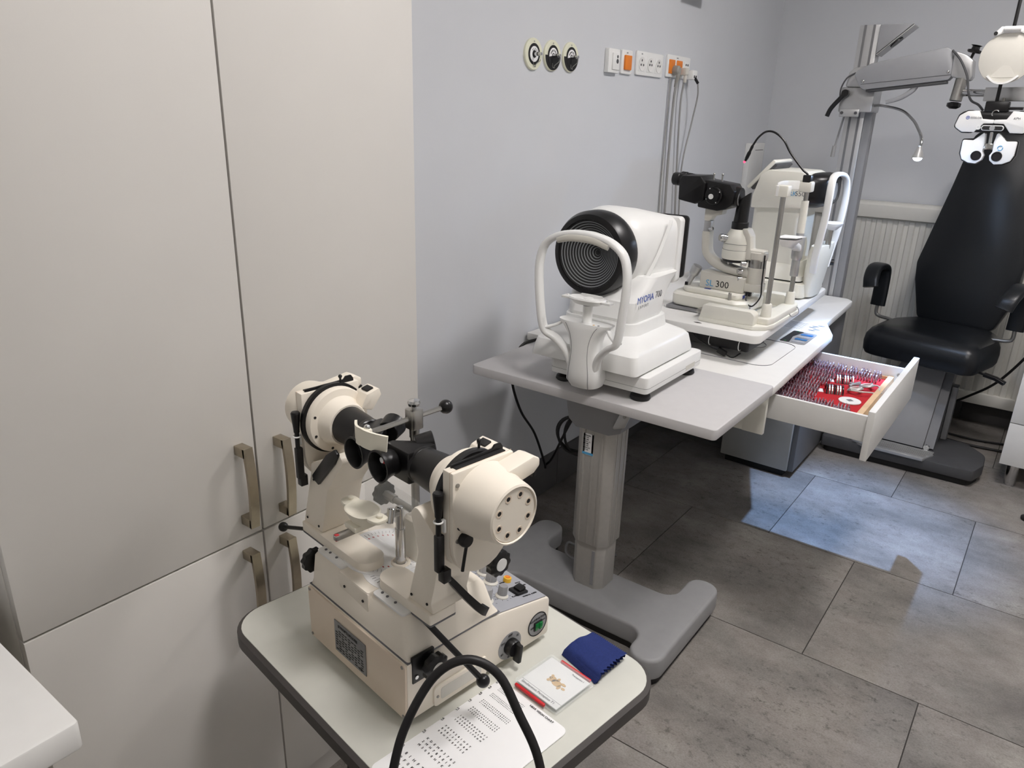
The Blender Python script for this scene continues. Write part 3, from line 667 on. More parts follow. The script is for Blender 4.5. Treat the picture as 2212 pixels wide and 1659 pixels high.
W('bracket_plate', MB().prism(fillet([(-.845, .692), (-.872, .625), (-.835, .64), (-.815, .692)], .004), 'y', 1.648, 1.654, .0006), 'alu', lt)
W('bolt', MB().cyl((-.836, 1.648, .672), (-.836, 1.645, .672), .005, n=6), 'brushed', lt)
st = W('sticker', MB().bb(-.969, -.934, 1.6655, 1.6668, .52, .585), 'paper', lt, 'small white sticker with blue stripe')
W('sticker_stripe', MB().bb(-.969, -.934, 1.6650, 1.6656, .521, .528), 'ink_cyan', st)
for i in range(8):
    lettering(st, ('IIIIII IIIII' if i % 3 else 'MEDICAL')[:12], (-.967, 1.6655, .5775-i*.0062), (1, 0, 0), (0, 0, 1), .0056, 'ink_grey' if i % 2 else 'ink', True, 'printed_line')
W('power_plug', MB().cyl((-1.0, 1.735, .115), (-.985, 1.735, .118), .009, n=14).tube(smooth([(-.998, 1.735, .115), (-1.05, 1.75, .115), (-1.09, 1.82, .105), (-1.10, 1.90, .05), (-1.06, 1.97, .01), (-1.0, 2.0, .005)], 6), .004, 8), 'greypaint', lt)
coil = [(-1.04, 1.80, .69)]
b = MB()
for kx, (ry, rz, oy) in enumerate(((.055, .062, 0), (.047, .066, .012), (.060, .058, -.006))):
    b.tube([V(-1.105+oy+ry*math.cos(2*math.pi*i/32), 1.845+.006*kx+.2*ry*math.cos(2*math.pi*i/32), .475+rz*math.sin(2*math.pi*i/32)) for i in range(32)], .0045, 8, True)
b.tube(smooth([(-1.105, 1.845, .535), (-1.085, 1.80, .60), (-1.045, 1.73, .65), (-1.04, 1.70, .69)], 5), .0045, 8)
b.tube(smooth([(-1.10, 1.845, .538), (-1.15, 1.90, .50), (-1.26, 2.03, .37), (-1.38, 2.15, .20), (-1.42, 2.168, .152)], 6), .0045, 8)
b.tube(smooth([(-1.17, 1.93, .745), (-1.25, 1.95, .752), (-1.318, 1.93, .73), (-1.345, 1.88, .715), (-1.36, 1.86, .66), (-1.372, 1.87, .58), (-1.39, 1.95, .45), (-1.41, 2.07, .32), (-1.418, 2.155, .17), (-1.42, 2.168, .14)], 8), .0045, 8)
solo('power_cable', b, 'rubber', 'black cable hanging from the grey lifting table and tied in a coil beneath it', 'cable', (-1.03, 1.80, .5))
# ------------------------------------------------------------------ corneal topographer
cx0, cz0 = -1.035, 1.066
tg = thing('corneal_topographer', 'white measuring instrument with a black ringed cone on the grey lifting table', 'eye instrument', (-.935, 1.82, LZ))
for x in (-1.05, -.815):
    for y in (1.685, 1.965): W('foot', MB().lathe([(.024, 0), (.028, .004), (.026, .012), (.018, .018), (.018, .028)], (x, y, LZ), (0, 0, 1), 24), 'rubber', tg)
b = MB(); b.prism(rrect(-1.083, 1.652, -.782, 2.0, .014, 4), 'z', .7445, .790, .004); bs_ = W('base', b, 'white', tg)
W('base_seam', MB().prism(rrect(-1.0834, 1.6516, -.7816, 2.0004, .014, 4), 'z', .7600, .7606), 'ink_grey', bs_)
W('serial_label', MB().bb(-.7822, -.7815, 1.89, 1.95, .752, .766), 'warmgrey', bs_)
def rr(x0, x1, y0, y1, z, r=.02, n=5): return [(x, y, z) for x, y in rrect(x0, y0, x1, y1, r, n)]
W('stage_gap', MB().prism(rrect(-1.12, 1.64, -.815, 1.968, .015, 4), 'z', .789, .797), 'ink', tg)
W('stage', MB().loft([rr(-1.132, -.803, 1.622, 1.975, .796, .014), rr(-1.132, -.803, 1.622, 1.975, .806, .016), rr(-1.124, -.812, 1.632, 1.970, .842, .02), rr(-1.116, -.822, 1.645, 1.965, .851, .024), rr(-1.110, -.865, 1.725, 1.955, .862, .03), rr(-1.106, -.880, 1.735, 1.950, .866, .03)]), 'white', tg)
W('collar', MB().loft([rr(-1.110, -.872, 1.728, 1.958, .862, .04), rr(-1.108, -.877, 1.734, 1.952, .895, .04)]), 'white', tg)
nk = W('neck', MB().loft([rr(-1.098, -.888, 1.748, 1.930, .893, .03), rr(-1.102, -.884, 1.742, 1.940, .905, .035), rr(-1.104, -.882, 1.752, 1.948, .950, .035), rr(-1.108, -.880, 1.80, 1.975, .985, .035), rr(-1.116, -.878, 1.83, 2.005, 1.01, .035)]), 'white', tg)
def sec(y, a, bz, n, cz=cz0, cx=cx0): return [(x, y, z) for x, z in superloop(cx, cz, a, bz, n, 48)]
hdw = W('head', MB().loft([sec(1.808, .1125, .1125, 2), sec(1.813, .117, .117, 2), sec(1.84, .121, .121, 2.15), sec(1.88, .126, .120, 2.5, 1.067), sec(1.93, .132, .112, 3.2, 1.068), sec(1.97, .136, .104, 4.2, 1.067), sec(2.005, .137, .097, 5.5, 1.067)]), 'white', tg)
b = MB(); b.sweep(smooth([(-.9165, 1.83, .972), (-.9065, 1.855, 1.01), (-.8985, 1.893, 1.065), (-.8965, 1.94, 1.135), (-.9, 1.955, 1.152)], 6), [(-.004, -.005), (.004, -.005), (.002, .004), (-.002, .004)], (1, 0, 0))
W('side_crease', b, 'white', hdw)
W('screen_back', MB().prism(rrect(-1.178, .968, -.892, 1.158, .014, 5), 'y', 2.003, 2.036, .006), 'white', tg)
W('screen_bezel', MB().prism(rrect(-1.165, .980, -.884, 1.160, .012, 5), 'y', 2.034, 2.047, .003), 'black', tg)
# black front ring and the conical ring target
W('front_ring', MB().lathe([(.1135, .075), (.1165, .06), (.1165, .022), (.108, .003), (.1005, 0), (.0945, 0), (.0935, .004)], (cx0, 1.738, cz0), (0, 1, 0), 64, cap=False), 'black', tg)
NR = 13
for i in range(NR):
    def rad(k): return .0935-(.0935-.006)*(k/(2*NR))**1.0
    def dep(k): return .004+.052*(k/(2*NR))
    for j, m_ in ((0, 'black_matte'), (1, 'ring_grey')):
        k = 2*i+j
        # bright bands are thinner than the dark ones
        r0, r1 = (rad(k), rad(k+1.25)) if j == 0 else (rad(k+.25), rad(k+1))
        d0, d1 = (dep(k), dep(k+1.25)) if j == 0 else (dep(k+.25), dep(k+1))
        W('dark_ring' if j == 0 else 'light_ring', MB().lathe([(r0, d0), (r1, d1)], (cx0, 1.738, cz0), (0, 1, 0), 48, cap=False), m_, tg)
W('cone_centre', MB().lathe([(.0075, .055), (.0045, .062), (0, .064)], (cx0, 1.738, cz0), (0, 1, 0), 24), 'black_matte', tg)
lettering(nk, 'MYOPIA', (-.8815, 1.752, .951), (0, 1, 0), (0, 0, 1), .0265, 'ink_blue')
lettering(nk, '700', (-.8815, 1.858, .951), (0, 1, 0), (0, 0, 1), .027, 'ink_grey')
lettering(nk, 'EXPERT', (-.8815, 1.760, .937), (0, 1, 0), (0, 0, 1), .0105, 'ink_grey', space=1.9)
# head rest
hcx = -.945
def st_(z, a, bq, y, n=2.6): return [(x, yy, z) for x, yy in superloop(hcx, y, a, bq, n, 40)]
HBL = [(.741, .028, .024, 1.622), (.747, .042, .040, 1.622), (.765, .049, .049, 1.619), (.790, .048, .048, 1.617), (.815, .043, .045, 1.614), (.845, .039, .041, 1.611), (.870, .042, .038, 1.608), (.890, .050, .035, 1.606), (.907, .063, .033, 1.604), (.918, .076, .031, 1.604), (.923, .079, .030, 1.604), (.9195, .072, .026, 1.606)]
hb_ = W('headrest_base', MB().loft([st_(z, a, b2, y) for z, a, b2, y in HBL]), 'white', tg)
b = MB()
for s in (-1, 1):
    pts = []
    for z, a, b2, y in HBL[1:10]:
        f_ = .62
        pts.append((hcx+s*f_*a, y-b2*(1-f_**2.6)**(1/2.6)-.0002, z))
    b.tube(smooth(pts, 4), .0006, 6)
W('front_panel_seam', b, 'ink_grey', hb_)
half = [(.036, 1.60, .800), (.050, 1.592, .838), (.078, 1.582, .868), (.104, 1.572, .885), (.114, 1.568, .91), (.121, 1.565, .96), (.1265, 1.564, 1.02), (.126, 1.564, 1.07), (.112, 1.564, 1.112), (.078, 1.564, 1.137), (.035, 1.564, 1.148), (0, 1.564, 1.150)]
path = [(hcx-x, y, z) for x, y, z in half]+[(hcx+x, y, z) for x, y, z in half[-2::-1]]
sp = smooth(path, 6)
W('headrest_arch', MB().sweep(sp, superloop(0, 0, .0135, .0085, 2.6, 14), (0, 1, 0)) if 0 else MB().sweep(sp, superloop(0, 0, .0085, .0145, 2.6, 16), (0, 1, 0)), 'white', tg)
for s in (-1, 1):
    W('arch_strut', MB().sweep(smooth([(hcx+s*.070, 1.600, .912), (hcx+s*.085, 1.590, .902), (hcx+s*.112, 1.570, .893)], 5), superloop(0, 0, .004, .012, 3, 12), (0, 1, 0)), 'white', tg)
W('forehead_pad', MB().sweep(smooth([(hcx-.07, 1.556, 1.130), (hcx-.03, 1.553, 1.139), (hcx+.03, 1.553, 1.139), (hcx+.075, 1.556, 1.128)], 6), superloop(0, 0, .009, .006, 2.4, 14), (0, 1, 0)), 'warmgrey', tg)
W('chin_post', MB().cyl((hcx, 1.605, .915), (hcx, 1.605, .985), .0125, n=24), 'white', tg)
W('post_mark', MB().torus((hcx, 1.605, .966), (0, 0, 1), .0126, .0007, 24, 6), 'ink', tg)
crt = W('chin_rest', MB().loft([[(x, y, .970) for x, y in superloop(hcx, 1.60, .036, .020, 2.2, 36)], [(x, y, .983) for x, y in superloop(hcx, 1.60, .052, .030, 2.3, 36)], [(x, y, .9865) for x, y in superloop(hcx, 1.60, .050, .028, 2.3, 36)], [(x, y, .982) for x, y in superloop(hcx, 1.60, .025, .014, 2, 36)]]).prism(fillet([(hcx-.072, 1.588), (hcx+.072, 1.588), (hcx+.072, 1.610), (hcx-.072, 1.610)], .003), 'z', .978, .9835, .001).loft([[(x, y, .982) for x, y in superloop(hcx, 1.620, .045, .004, 2.4, 24)], [(x, y, .990) for x, y in superloop(hcx, 1.621, .030, .003, 2.4, 24)]]), 'white', tg)
for s in (-1, 1): W('paper_peg', MB().cyl((hcx+s*.058, 1.60, .983), (hcx+s*.058, 1.60, .987), .003, n=12), 'white', crt)
W('dial_mark', MB().cyl((hcx+.032, 1.585, .9222), (hcx+.032, 1.585, .923), .003, n=12), 'tan', hb_)
W('dial_mark', MB().cyl((hcx+.045, 1.587, .9222), (hcx+.045, 1.587, .923), .003, n=12), 'ink_grey', hb_)
# ------------------------------------------------------------------ refraction desk
DZ = .70
dk = thing('refraction_desk', 'white examination desk with an open drawer and grey pedestal', 'desk', (-1.0, 2.8, 0))
top = [(-1.455, 2.06), (-.583, 2.06), (-.608, 2.79), (-.672, 2.955), (-.693, 3.43), (-.72, 3.47), (-1.455, 3.47)]
W('worktop', MB().prism(fillet(top, [.004, .006, .01, .01, .02, .03, .004]), 'z', DZ-.026, DZ, .004), 'white_matte', dk)
W('apron', MB().bb(-.66, -.598, 2.075, 2.092, .545, .674, .001).bb(-1.43, -.66, 2.078, 2.092, .545, .674, .001), 'offwhite', dk)
W('carcass', MB().bb(-1.44, -.640, 2.72, 2.74, .545, .674).bb(-1.44, -.64, 2.092, 2.72, .545, .556), 'offwhite', dk)
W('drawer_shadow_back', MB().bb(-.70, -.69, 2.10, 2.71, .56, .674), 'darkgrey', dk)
W('pedestal', MB().bb(-1.03, -.738, 2.985, 3.36, .03, .674, .004), 'pedgrey', dk)
W('pedestal_plinth', MB().bb(-1.01, -.755, 3.0, 3.34, 0, .03), 'black_matte', dk)
W('side_panel', MB().bb(-.737, -.715, 2.995, 3.455, .03, .674, .002), 'midgrey', dk)
W('back_panel', MB().bb(-1.44, -.74, 3.38, 3.40, .05, .674, .002), 'pedgrey', dk)
# inlaid writing panel, control pad and print
W('inlay_groove', ring(rrect(-1.0, 2.24, -.66, 2.56, .05, 8), rrect(-.9992, 2.2408, -.6608, 2.5592, .0492, 8), DZ-.002, DZ+.0005), 'ink_grey', dk)
W('inlay_oval', ring(superloop(-.83, 2.47, .085, .06, 2, 40), superloop(-.83, 2.47, .0843, .0593, 2, 40), DZ-.002, DZ+.0005), 'ink_grey', dk)
cp = W('control_pad', MB().prism(rrect(-.735, 2.575, -.648, 2.745, .012), 'z', DZ, DZ+.002, .0005), 'basegrey', dk)
W('pad_panel', MB().prism(fillet([(-.733, 2.577), (-.70, 2.577), (-.712, 2.66), (-.695, 2.743), (-.733, 2.743)], .006), 'z', DZ+.002, DZ+.0028), 'ink', cp)
for i, yy in enumerate((2.60, 2.635, 2.67, 2.705)):
    W('pad_button', MB().prism(rrect(-.697, yy-.012, -.655, yy+.012, .006), 'z', DZ+.002, DZ+.0035, .0004), 'screen_blue' if i % 2 else 'panelgrey', cp)
for yy in (2.585, 2.735): W('pad_led', MB().cyl((-.716, yy, DZ+.0028), (-.716, yy, DZ+.0038), .004, n=10), 'green_switch', cp)
pr = W('printed_card', MB().prism(rrect(-.80, 2.78, -.655, 2.905, .006), 'z', DZ, DZ+.0008), 'paper', dk, 'printed card with small pictures')
for i in range(6): W('printed_line', MB().bb(-.79, -.72, 2.79+i*.018, 2.793+i*.018, DZ+.0008, DZ+.0012), 'ink_grey', pr)
for i in range(5): W('printed_picture', MB().prism(superloop(-.685+.012*math.sin(i*2), 2.795+i*.022, .014, .007, 2, 14), 'z', DZ+.0008, DZ+.0012), 'ink_grey', pr)
# drawer
dw = W('drawer', MB().bb(-.665, -.332, 2.138, 2.150, .578, .655, .001).bb(-.665, -.332, 2.686, 2.698, .578, .655, .001).bb(-.665, -.332, 2.150, 2.686, .578, .588), 'white_matte', dk)
W('drawer_front', MB().bb(-.332, -.314, 2.105, 2.762, .535, .682, .0015), 'white_matte', dk)
W('drawer_ledge', MB().bb(-.350, -.333, 2.151, 2.685, .588, .596, .001), 'white', dk)
for z in (.63,): W('screw', MB().cyl((-.355, 2.686, z), (-.355, 2.683, z), .006, n=12), 'brushed', dw)
# ------------------------------------------------------------------ trial lens set in the drawer
cs2 = thing('trial_lens_tray', 'wooden trial lens tray lined with red felt in the open drawer', 'lens tray', (-.5, 2.42, .589))
CZ = .589
W('tray_frame', MB().bb(-.385, -.367, 2.19, 2.684, CZ, CZ+.034, .002).bb(-.66, -.385, 2.19, 2.198, CZ, CZ+.030).bb(-.66, -.385, 2.677, 2.684, CZ, CZ+.030), 'wood', cs2)
W('felt_floor', MB().bb(-.66, -.385, 2.198, 2.677, CZ, CZ+.020), 'redfelt', cs2)
RY = [2.205, 2.238, 2.285, 2.325, 2.37, 2.41, 2.455, 2.495, 2.545, 2.585, 2.625, 2.645]
lens_me = None
def lens_mesh():
    b = MB(); b.lathe([(.0105, -.0014), (.0150, -.0014), (.0150, .0014), (.0105, .0014)], (0, 0, 0), (1, 0, 0), 12, cap=False)
    b.bb(-.0008, .0008, -.003, .003, .0140, .0190)
    return b
ROWS = ((2.218, -.655, -.402, 30, 'row along the near drawer side'), (2.250, -.655, -.41, 27, 'second row from the near drawer side'), (2.298, -.655, -.535, 14, 'third row from the near drawer side'), (2.340, -.655, -.53, 14, 'fourth row from the near drawer side'), (2.386, -.655, -.535, 14, 'fifth row from the near drawer side'), (2.428, -.655, -.53, 14, 'sixth row from the near drawer side'), (2.474, -.655, -.535, 14, 'fifth row from the far drawer side'), (2.517, -.655, -.53, 14, 'fourth row from the far drawer side'), (2.566, -.655, -.53, 14, 'third row from the far drawer side'), (2.618, -.655, -.41, 28, 'second row from the far drawer side'), (2.655, -.655, -.405, 30, 'row along the far drawer side'))
lens0 = None
for y, x0, x1, n, rw in ROWS:
    for i in range(n):
        if random.random() < .06: continue
        if lens0 is None: o = lens0 = solo('trial_lens', lens_mesh(), 'lens_metal', '', 'lens', (0, 0, 0))
        else: o = dup(lens0)
        o['label'] = 'small metal-rimmed trial lens in the '+rw; o['group'] = 'trial lenses, '+rw
        o.location = (x0+(x1-x0)*i/(n-1), y+random.uniform(-.0015, .0015), CZ+.033)
        o.rotation_euler = (random.uniform(-.35, .35), random.uniform(-.18, .10), random.uniform(-.05, .05))
# two banks of prism bars
for i, (px, py) in enumerate(((-.495, 2.425), (-.495, 2.552))):
    t = thing('prism_bank', ('bank of silver prism lenses nearer the white disc' if i == 0 else 'bank of silver prism lenses farther from the white disc')+' in the red tray', 'lens set', (px, py, CZ+.020), 20, 'prism banks in the tray')
    for k in range(7):
        b = MB(); pts = [V(-.024+k*.008, .024*math.cos(R_(a)), .022*math.sin(R_(a))) for a in range(0, 181, 20)]
        b.sweep(pts, [(-.0032, -.002), (.0032, -.002), (.0032, .002), (-.0032, .002)], (1, 0, 0))
        P('prism_ring', b, 'steel' if (k+i) % 3 else 'lens_dark', t)
    P('name_tag', MB().bb(-.046, -.032, -.016, .016, 0, .0015), 'paper', t)
tf = thing('trial_spectacles', 'silver and white trial spectacle frame lying in the red tray', 'spectacles', (-.430, 2.495, CZ+.023), 70)
for s in (-1, 1):
    P('eye_ring', MB().torus((s*.03, 0, .008), (0, .25, 1), .021, .0028, 28, 8), 'alu', tf)
    P('inner_ring', MB().torus((s*.03, 0, .012), (0, .25, 1), .017, .0022, 24, 8), 'white', tf)
    P('temple', MB().tube(smooth([(s*.055, .004, .008), (s*.05, -.03, .012), (s*.02, -.05, .010), (s*.012, -.064, .006)], 5), .0026, 8), 'warmgrey', tf)
    P('thumb_screw', MB().cyl((s*.056, .002, .008), (s*.066, .004, .009), .004, n=12), 'chrome', tf)
P('bridge', MB().bb(-.03, .03, .02, .027, .006, .016, .001).cyl((0, .027, .011), (0, .04, .011), .004, n=12), 'alu', tf)
b = MB(); b.cyl((-.398, 2.262, CZ+.0205), (-.398, 2.262, CZ+.0245), .034, n=36)
dsk = thing('white_disc', 'flat white disc with a dark diamond at the near end of the red tray', 'disc', (-.432, 2.365, CZ+.0205))
P('plate', MB().cyl((0, 0, 0), (0, 0, .004), .033, n=36, bev=.001), 'white', dsk)
P('diamond', MB().prism([(-.011, 0), (0, -.011), (.011, 0), (0, .011)], 'z', .004, .0046), 'labelgrey', dsk)
# ------------------------------------------------------------------ swivelling instrument board over the desk
BZ = .80
bd = thing('instrument_board', 'white swivelling board above the desk carrying two eye instruments', 'table', (-1.0, 2.7, DZ))
W('board', MB().prism(fillet([(-1.30, 2.212), (-.690, 2.212), (-.735, 3.13), (-1.30, 3.13)], [.01, .03, .03, .01]), 'z', BZ-.028, BZ, .005), 'white_matte', bd)
W('under_tray', MB().prism(fillet([(-1.20, 2.26), (-.735, 2.26), (-.735, 2.42), (-1.20, 2.42)], .01), 'z', BZ-.072, BZ-.030, .004), 'black_matte', bd)
W('swivel_post', MB().cyl((-1.18, 2.85, DZ), (-1.18, 2.85, BZ-.028), .05, n=28), 'greypaint', bd)
W('cable_tie', MB().torus((-.86, 2.258, BZ-.05), (1, 0, 0), .018, .0012, 16, 6).torus((-.76, 2.255, BZ-.05), (1, 0, 0), .018, .0012, 16, 6), 'white', bd)
W('adapter', MB().box((-.815, 2.25, BZ-.082), (.032, .014, .018), .003, Matrix.Rotation(.35, 3, 'Y')), 'black', bd)
W('adapter_lead', MB().tube(smooth([(-.93, 2.255, BZ-.035), (-.90, 2.25, BZ-.055), (-.855, 2.248, BZ-.072), (-.815, 2.25, BZ-.082), (-.78, 2.25, BZ-.094), (-.755, 2.252, BZ-.075)], 6), .0022, 8), 'black', bd)
em = W('board_emblem', MB().prism(superloop(-.905, 2.243, .014, .006, 1.2, 16), 'z', BZ, BZ+.0006), 'ink', bd)
# ------------------------------------------------------------------ slit lamp
sl = thing('slit_lamp', 'cream slit lamp microscope with black binocular tubes at the front of the white board', 'eye instrument', (-.88, 2.46, BZ))
W('base_plate', MB().prism(fillet([(-.918, 2.268), (-.735, 2.268), (-.700, 2.295), (-.690, 2.34), (-.690, 2.60), (-.705, 2.64), (-.735, 2.655), (-.918, 2.655), (-.918, 2.60), (-.80, 2.58), (-.80, 2.345), (-.918, 2.325)], .008), 'z', BZ, BZ+.014, .003), 'offwhite', sl)
for y0, y1 in ((2.272, 2.315), (2.603, 2.646)):
    W('rail_cover', MB().prism(fillet([(-.915, BZ+.013), (-.735, BZ+.013), (-.735, BZ+.047), (-.748, BZ+.056), (-.905, BZ+.056)], [.002, .002, .014, .014, .006]), 'y', y0, y1, .005), 'offwhite', sl)
W('chin_base', MB().prism(fillet([(-.745, 2.31), (-.700, 2.31), (-.694, 2.35), (-.694, 2.59), (-.705, 2.625), (-.745, 2.625)], .006), 'z', BZ+.013, BZ+.034, .004), 'offwhite', sl)
W('axle', MB().cyl((-.93, 2.30, BZ+.024), (-.93, 2.63, BZ+.024), .008, n=16), 'steel', sl)
W('slide_plate', MB().bb(-1.075, -.92, 2.36, 2.56, BZ+.002, BZ+.012, .001), 'greypaint', sl)
W('carriage', MB().loft([[(x, y, z) for x, y in fillet([(-1.068+i, 2.372+i), (-.83-i, 2.350+i), (-.800-i, 2.38+i), (-.800-i, 2.545-i), (-.83-i, 2.575-i), (-1.068+i, 2.55-i)], [.03, .02, .01, .01, .02, .03], 5)] for z, i in ((BZ+.016, .004), (BZ+.022, 0), (BZ+.052, 0), (BZ+.060, .006))]), 'offwhite', sl)
lid = W('carriage_lid', MB().prism(fillet([(-1.045, 2.395), (-.835, 2.378), (-.825, 2.40), (-.825, 2.53), (-1.045, 2.53)], [.04, .01, .01, .02, .04]), 'z', BZ+.059, BZ+.078, .006), 'offwhite', sl)
W('blue_badge', MB().bb(-.962, -.940, 2.405, 2.425, BZ+.078, BZ+.0788), 'blue', lid)
W('blue_badge', MB().bb(-.8255, -.8243, 2.405, 2.425, BZ+.064, BZ+.074), 'blue', lid)
W('type_label', MB().bb(-.801, -.7992, 2.40, 2.50, BZ+.024, BZ+.048), 'paper', sl)
for i in range(4): lettering(sl, 'IIII IIII III', (-.7992, 2.405, BZ+.042-i*.005), (0, 1, 0), (0, 0, 1), .005, 'ink_grey', True, 'printed_line')
W('brake_knob', MB().cyl((-.857, 2.372, BZ+.050), (-.857, 2.372, BZ+.085), .0055, n=16, bev=.001), 'steel', sl)
js = W('joystick', MB().cyl((-1.035, 2.43, BZ+.076), (-1.016, 2.43, BZ+.118), .009, .011, n=20).lathe([(.012, 0), (.0165, .006), (.0175, .030), (.016, .036), (0, .037)], (-1.018, 2.43, BZ+.114), V(.40, 0, .92), 24), 'alu', sl)
W('joystick_button', MB().box((-1.034, 2.419, BZ+.083), (.011, .006, .013), .002), 'black', js)
# name block
nb = W('name_block', MB().prism(fillet([(-.985, BZ+.078), (-.83, BZ+.078), (-.83, BZ+.128), (-.90, BZ+.130), (-.985, BZ+.135)], .004), 'y', 2.415, 2.505, .004), 'warmgrey', sl)
lettering(nb, 'SL', (-.963, 2.415, BZ+.088), (1, 0, 0), (0, 0, 1), .030, 'ink_cyan')
lettering(nb, '300', (-.928, 2.415, BZ+.088), (1, 0, 0), (0, 0, 1), .032, 'ink')
W('swing_foot', MB().prism(fillet([(-.88, 2.42), (-.815, 2.425), (-.782, 2.43), (-.775, 2.46), (-.782, 2.49), (-.815, 2.495), (-.88, 2.50)], .015), 'z', BZ+.085, BZ+.112, .003).cyl((-.85, 2.46, BZ+.06), (-.85, 2.46, BZ+.09), .035, n=24), 'warmgrey', sl)
W('pivot_column', MB().cyl((-.81, 2.46, BZ+.110), (-.81, 2.46, BZ+.165), .030, n=28, bev=.002).cyl((-.81, 2.46, BZ+.192), (-.81, 2.46, BZ+.216), .031, n=28, bev=.002), 'warmgrey', sl)
W('angle_ring', MB().cyl((-.81, 2.46, BZ+.163), (-.81, 2.46, BZ+.194), .0285, n=28), 'steel', sl)
for q, z in (((-.845, 2.425), .150), ((-.835, 2.42), .178), ((-.845, 2.43), .125)): W('clamp_screw', MB().cyl((q[0], q[1], BZ+z), (q[0]-.012, q[1]-.012, BZ+z), .008, n=16, bev=.001), 'chrome', sl)
# microscope arm (J-shape)
W('microscope_arm', MB().sweep(smooth([(-.82, 2.46, BZ+.140), (-.88, 2.46, BZ+.145), (-.945, 2.46, BZ+.160), (-.983, 2.46, BZ+.190), (-.992, 2.46, BZ+.235), (-.993, 2.46, BZ+.265)], 6), superloop(0, 0, .026, .012, 4, 20), (0, 1, 0)) if 0 else MB().sweep(smooth([(-.82, 2.46, BZ+.140), (-.88, 2.46, BZ+.145), (-.945, 2.46, BZ+.160), (-.983, 2.46, BZ+.190), (-.992, 2.46, BZ+.235), (-.993, 2.46, BZ+.265)], 6), superloop(0, 0, .015, .022, 4, 20), (0, 1, 0)), 'warmgrey', sl)
W('arm_clamp', MB().bb(-1.005, -.980, 2.445, 2.475, BZ+.245, BZ+.300, .002), 'alu', sl)
W('arm_screw', MB().cyl((-.98, 2.44, BZ+.275), (-.968, 2.432, BZ+.278), .006, n=14), 'chrome', sl)
W('arm_head', MB().prism(fillet([(-1.005, BZ+.30), (-.985, BZ+.30), (-.975, BZ+.318), (-.945, BZ+.325), (-.94, BZ+.345), (-1.005, BZ+.345)], .005), 'y', 2.44, 2.48, .003), 'warmgrey', sl)
ms = W('microscope_body', MB().prism(fillet([(-1.025, BZ+.345), (-.955, BZ+.338), (-.925, BZ+.345), (-.905, BZ+.365), (-.902, BZ+.405), (-.918, BZ+.425), (-1.005, BZ+.435), (-1.025, BZ+.43)], .006), 'y', 2.415, 2.505, .006), 'black', sl)
W('turret', MB().cyl((-.968, 2.415, BZ+.388), (-.968, 2.402, BZ+.388), .029, n=32, bev=.002).cyl((-.968, 2.402, BZ+.388), (-.968, 2.396, BZ+.388), .022, n=32), 'black', ms)
W('turret_mark', MB().cyl((-.972, 2.396, BZ+.385), (-.972, 2.3945, BZ+.385), .0085, n=20), 'white', ms)
for a in (30, 120, 210, 300): W('turret_dot', MB().cyl((-.968+.025*math.cos(R_(a)), 2.402, BZ+.388+.025*math.sin(R_(a))), (-.968+.025*math.cos(R_(a)), 2.4005, BZ+.388+.025*math.sin(R_(a))), .0018, n=8), 'white', ms)
W('objective', MB().cyl((-.915, 2.46, BZ+.385), (-.893, 2.46, BZ+.383), .034, .032, n=28, bev=.002), 'black', ms)
W('objective_scale', MB().torus((-.8935, 2.46, BZ+.383), (1, 0, 0), .029, .0022, 28, 6), 'labelgrey', ms)
bn = W('binocular_head', MB().prism(fillet([(-1.092, BZ+.365), (-1.03, BZ+.355), (-1.0, BZ+.37), (-1.0, BZ+.425), (-1.02, BZ+.447), (-1.085, BZ+.445), (-1.095, BZ+.43)], .006), 'y', 2.405, 2.515, .006), 'black', sl)
for y in (2.432, 2.488):
    W('eyepiece', MB().lathe([(.018, 0), (.019, .012), (.0195, .014), (.0195, .030), (.0215, .032), (.0215, .050), (.019, .054), (.013, .052), (0, .046)], (-1.072, y, BZ+.428), (-1, 0, .06), 28), 'black', bn)
for x in (-.995, -.965): W('lever_pin', MB().cyl((x, 2.46, BZ+.43), (x, 2.46, BZ+.452), .003, n=10).ball((x, 2.46, BZ+.452), .004, n=10), 'steel', ms)
# illumination tower
il_ = W('lamp_drum', MB().lathe([(.047, .185), (.048, .19), (.048, .215), (.046, .217), (.046, .235), (.0465, .238), (.040, .262), (.030, .278), (.027, .284)], (-.885, 2.46, BZ), (0, 0, 1), 40), 'offwhite', sl)
W('drum_seam', MB().torus((-.885, 2.46, BZ+.216), (0, 0, 1), .0472, .0007, 40, 6).torus((-.885, 2.46, BZ+.2365), (0, 0, 1), .0464, .0006, 40, 6), 'ink_grey', il_)
W('lamp_cap', MB().cyl((-.885, 2.46, BZ+.176), (-.885, 2.46, BZ+.188), .042, .047, n=36), 'black', il_)
W('lamp_tube', MB().cyl((-.885, 2.46, BZ+.282), (-.885, 2.46, BZ+.306), .0275, n=28, bev=.001).cyl((-.885, 2.46, BZ+.305), (-.882, 2.46, BZ+.366), .0235, .021, n=28).loft([[(x, y, BZ+.365) for x, y in circ(-.882, 2.46, .021, 20)], [(x, y, BZ+.385+(x+.882)*.85) for x, y in circ(-.880, 2.46, .019, 20)]]), 'black', il_)
W('filter_knob', MB().cyl((-.908, 2.441, BZ+.25), (-.934, 2.418, BZ+.254), .013, n=20, bev=.002).torus((-.926, 2.425, BZ+.253), (-.7, -.7, .1), .013, .002, 20, 6), 'chrome', il_)
W('lamp_bracket', MB().prism(fillet([(-.862, BZ+.188), (-.785, BZ+.188), (-.785, BZ+.222), (-.83, BZ+.222), (-.836, BZ+.265), (-.850, BZ+.288), (-.868, BZ+.288), (-.862, BZ+.265), (-.848, BZ+.245), (-.846, BZ+.222), (-.862, BZ+.215)], .004), 'y', 2.435, 2.485, .004), 'warmgrey', sl)
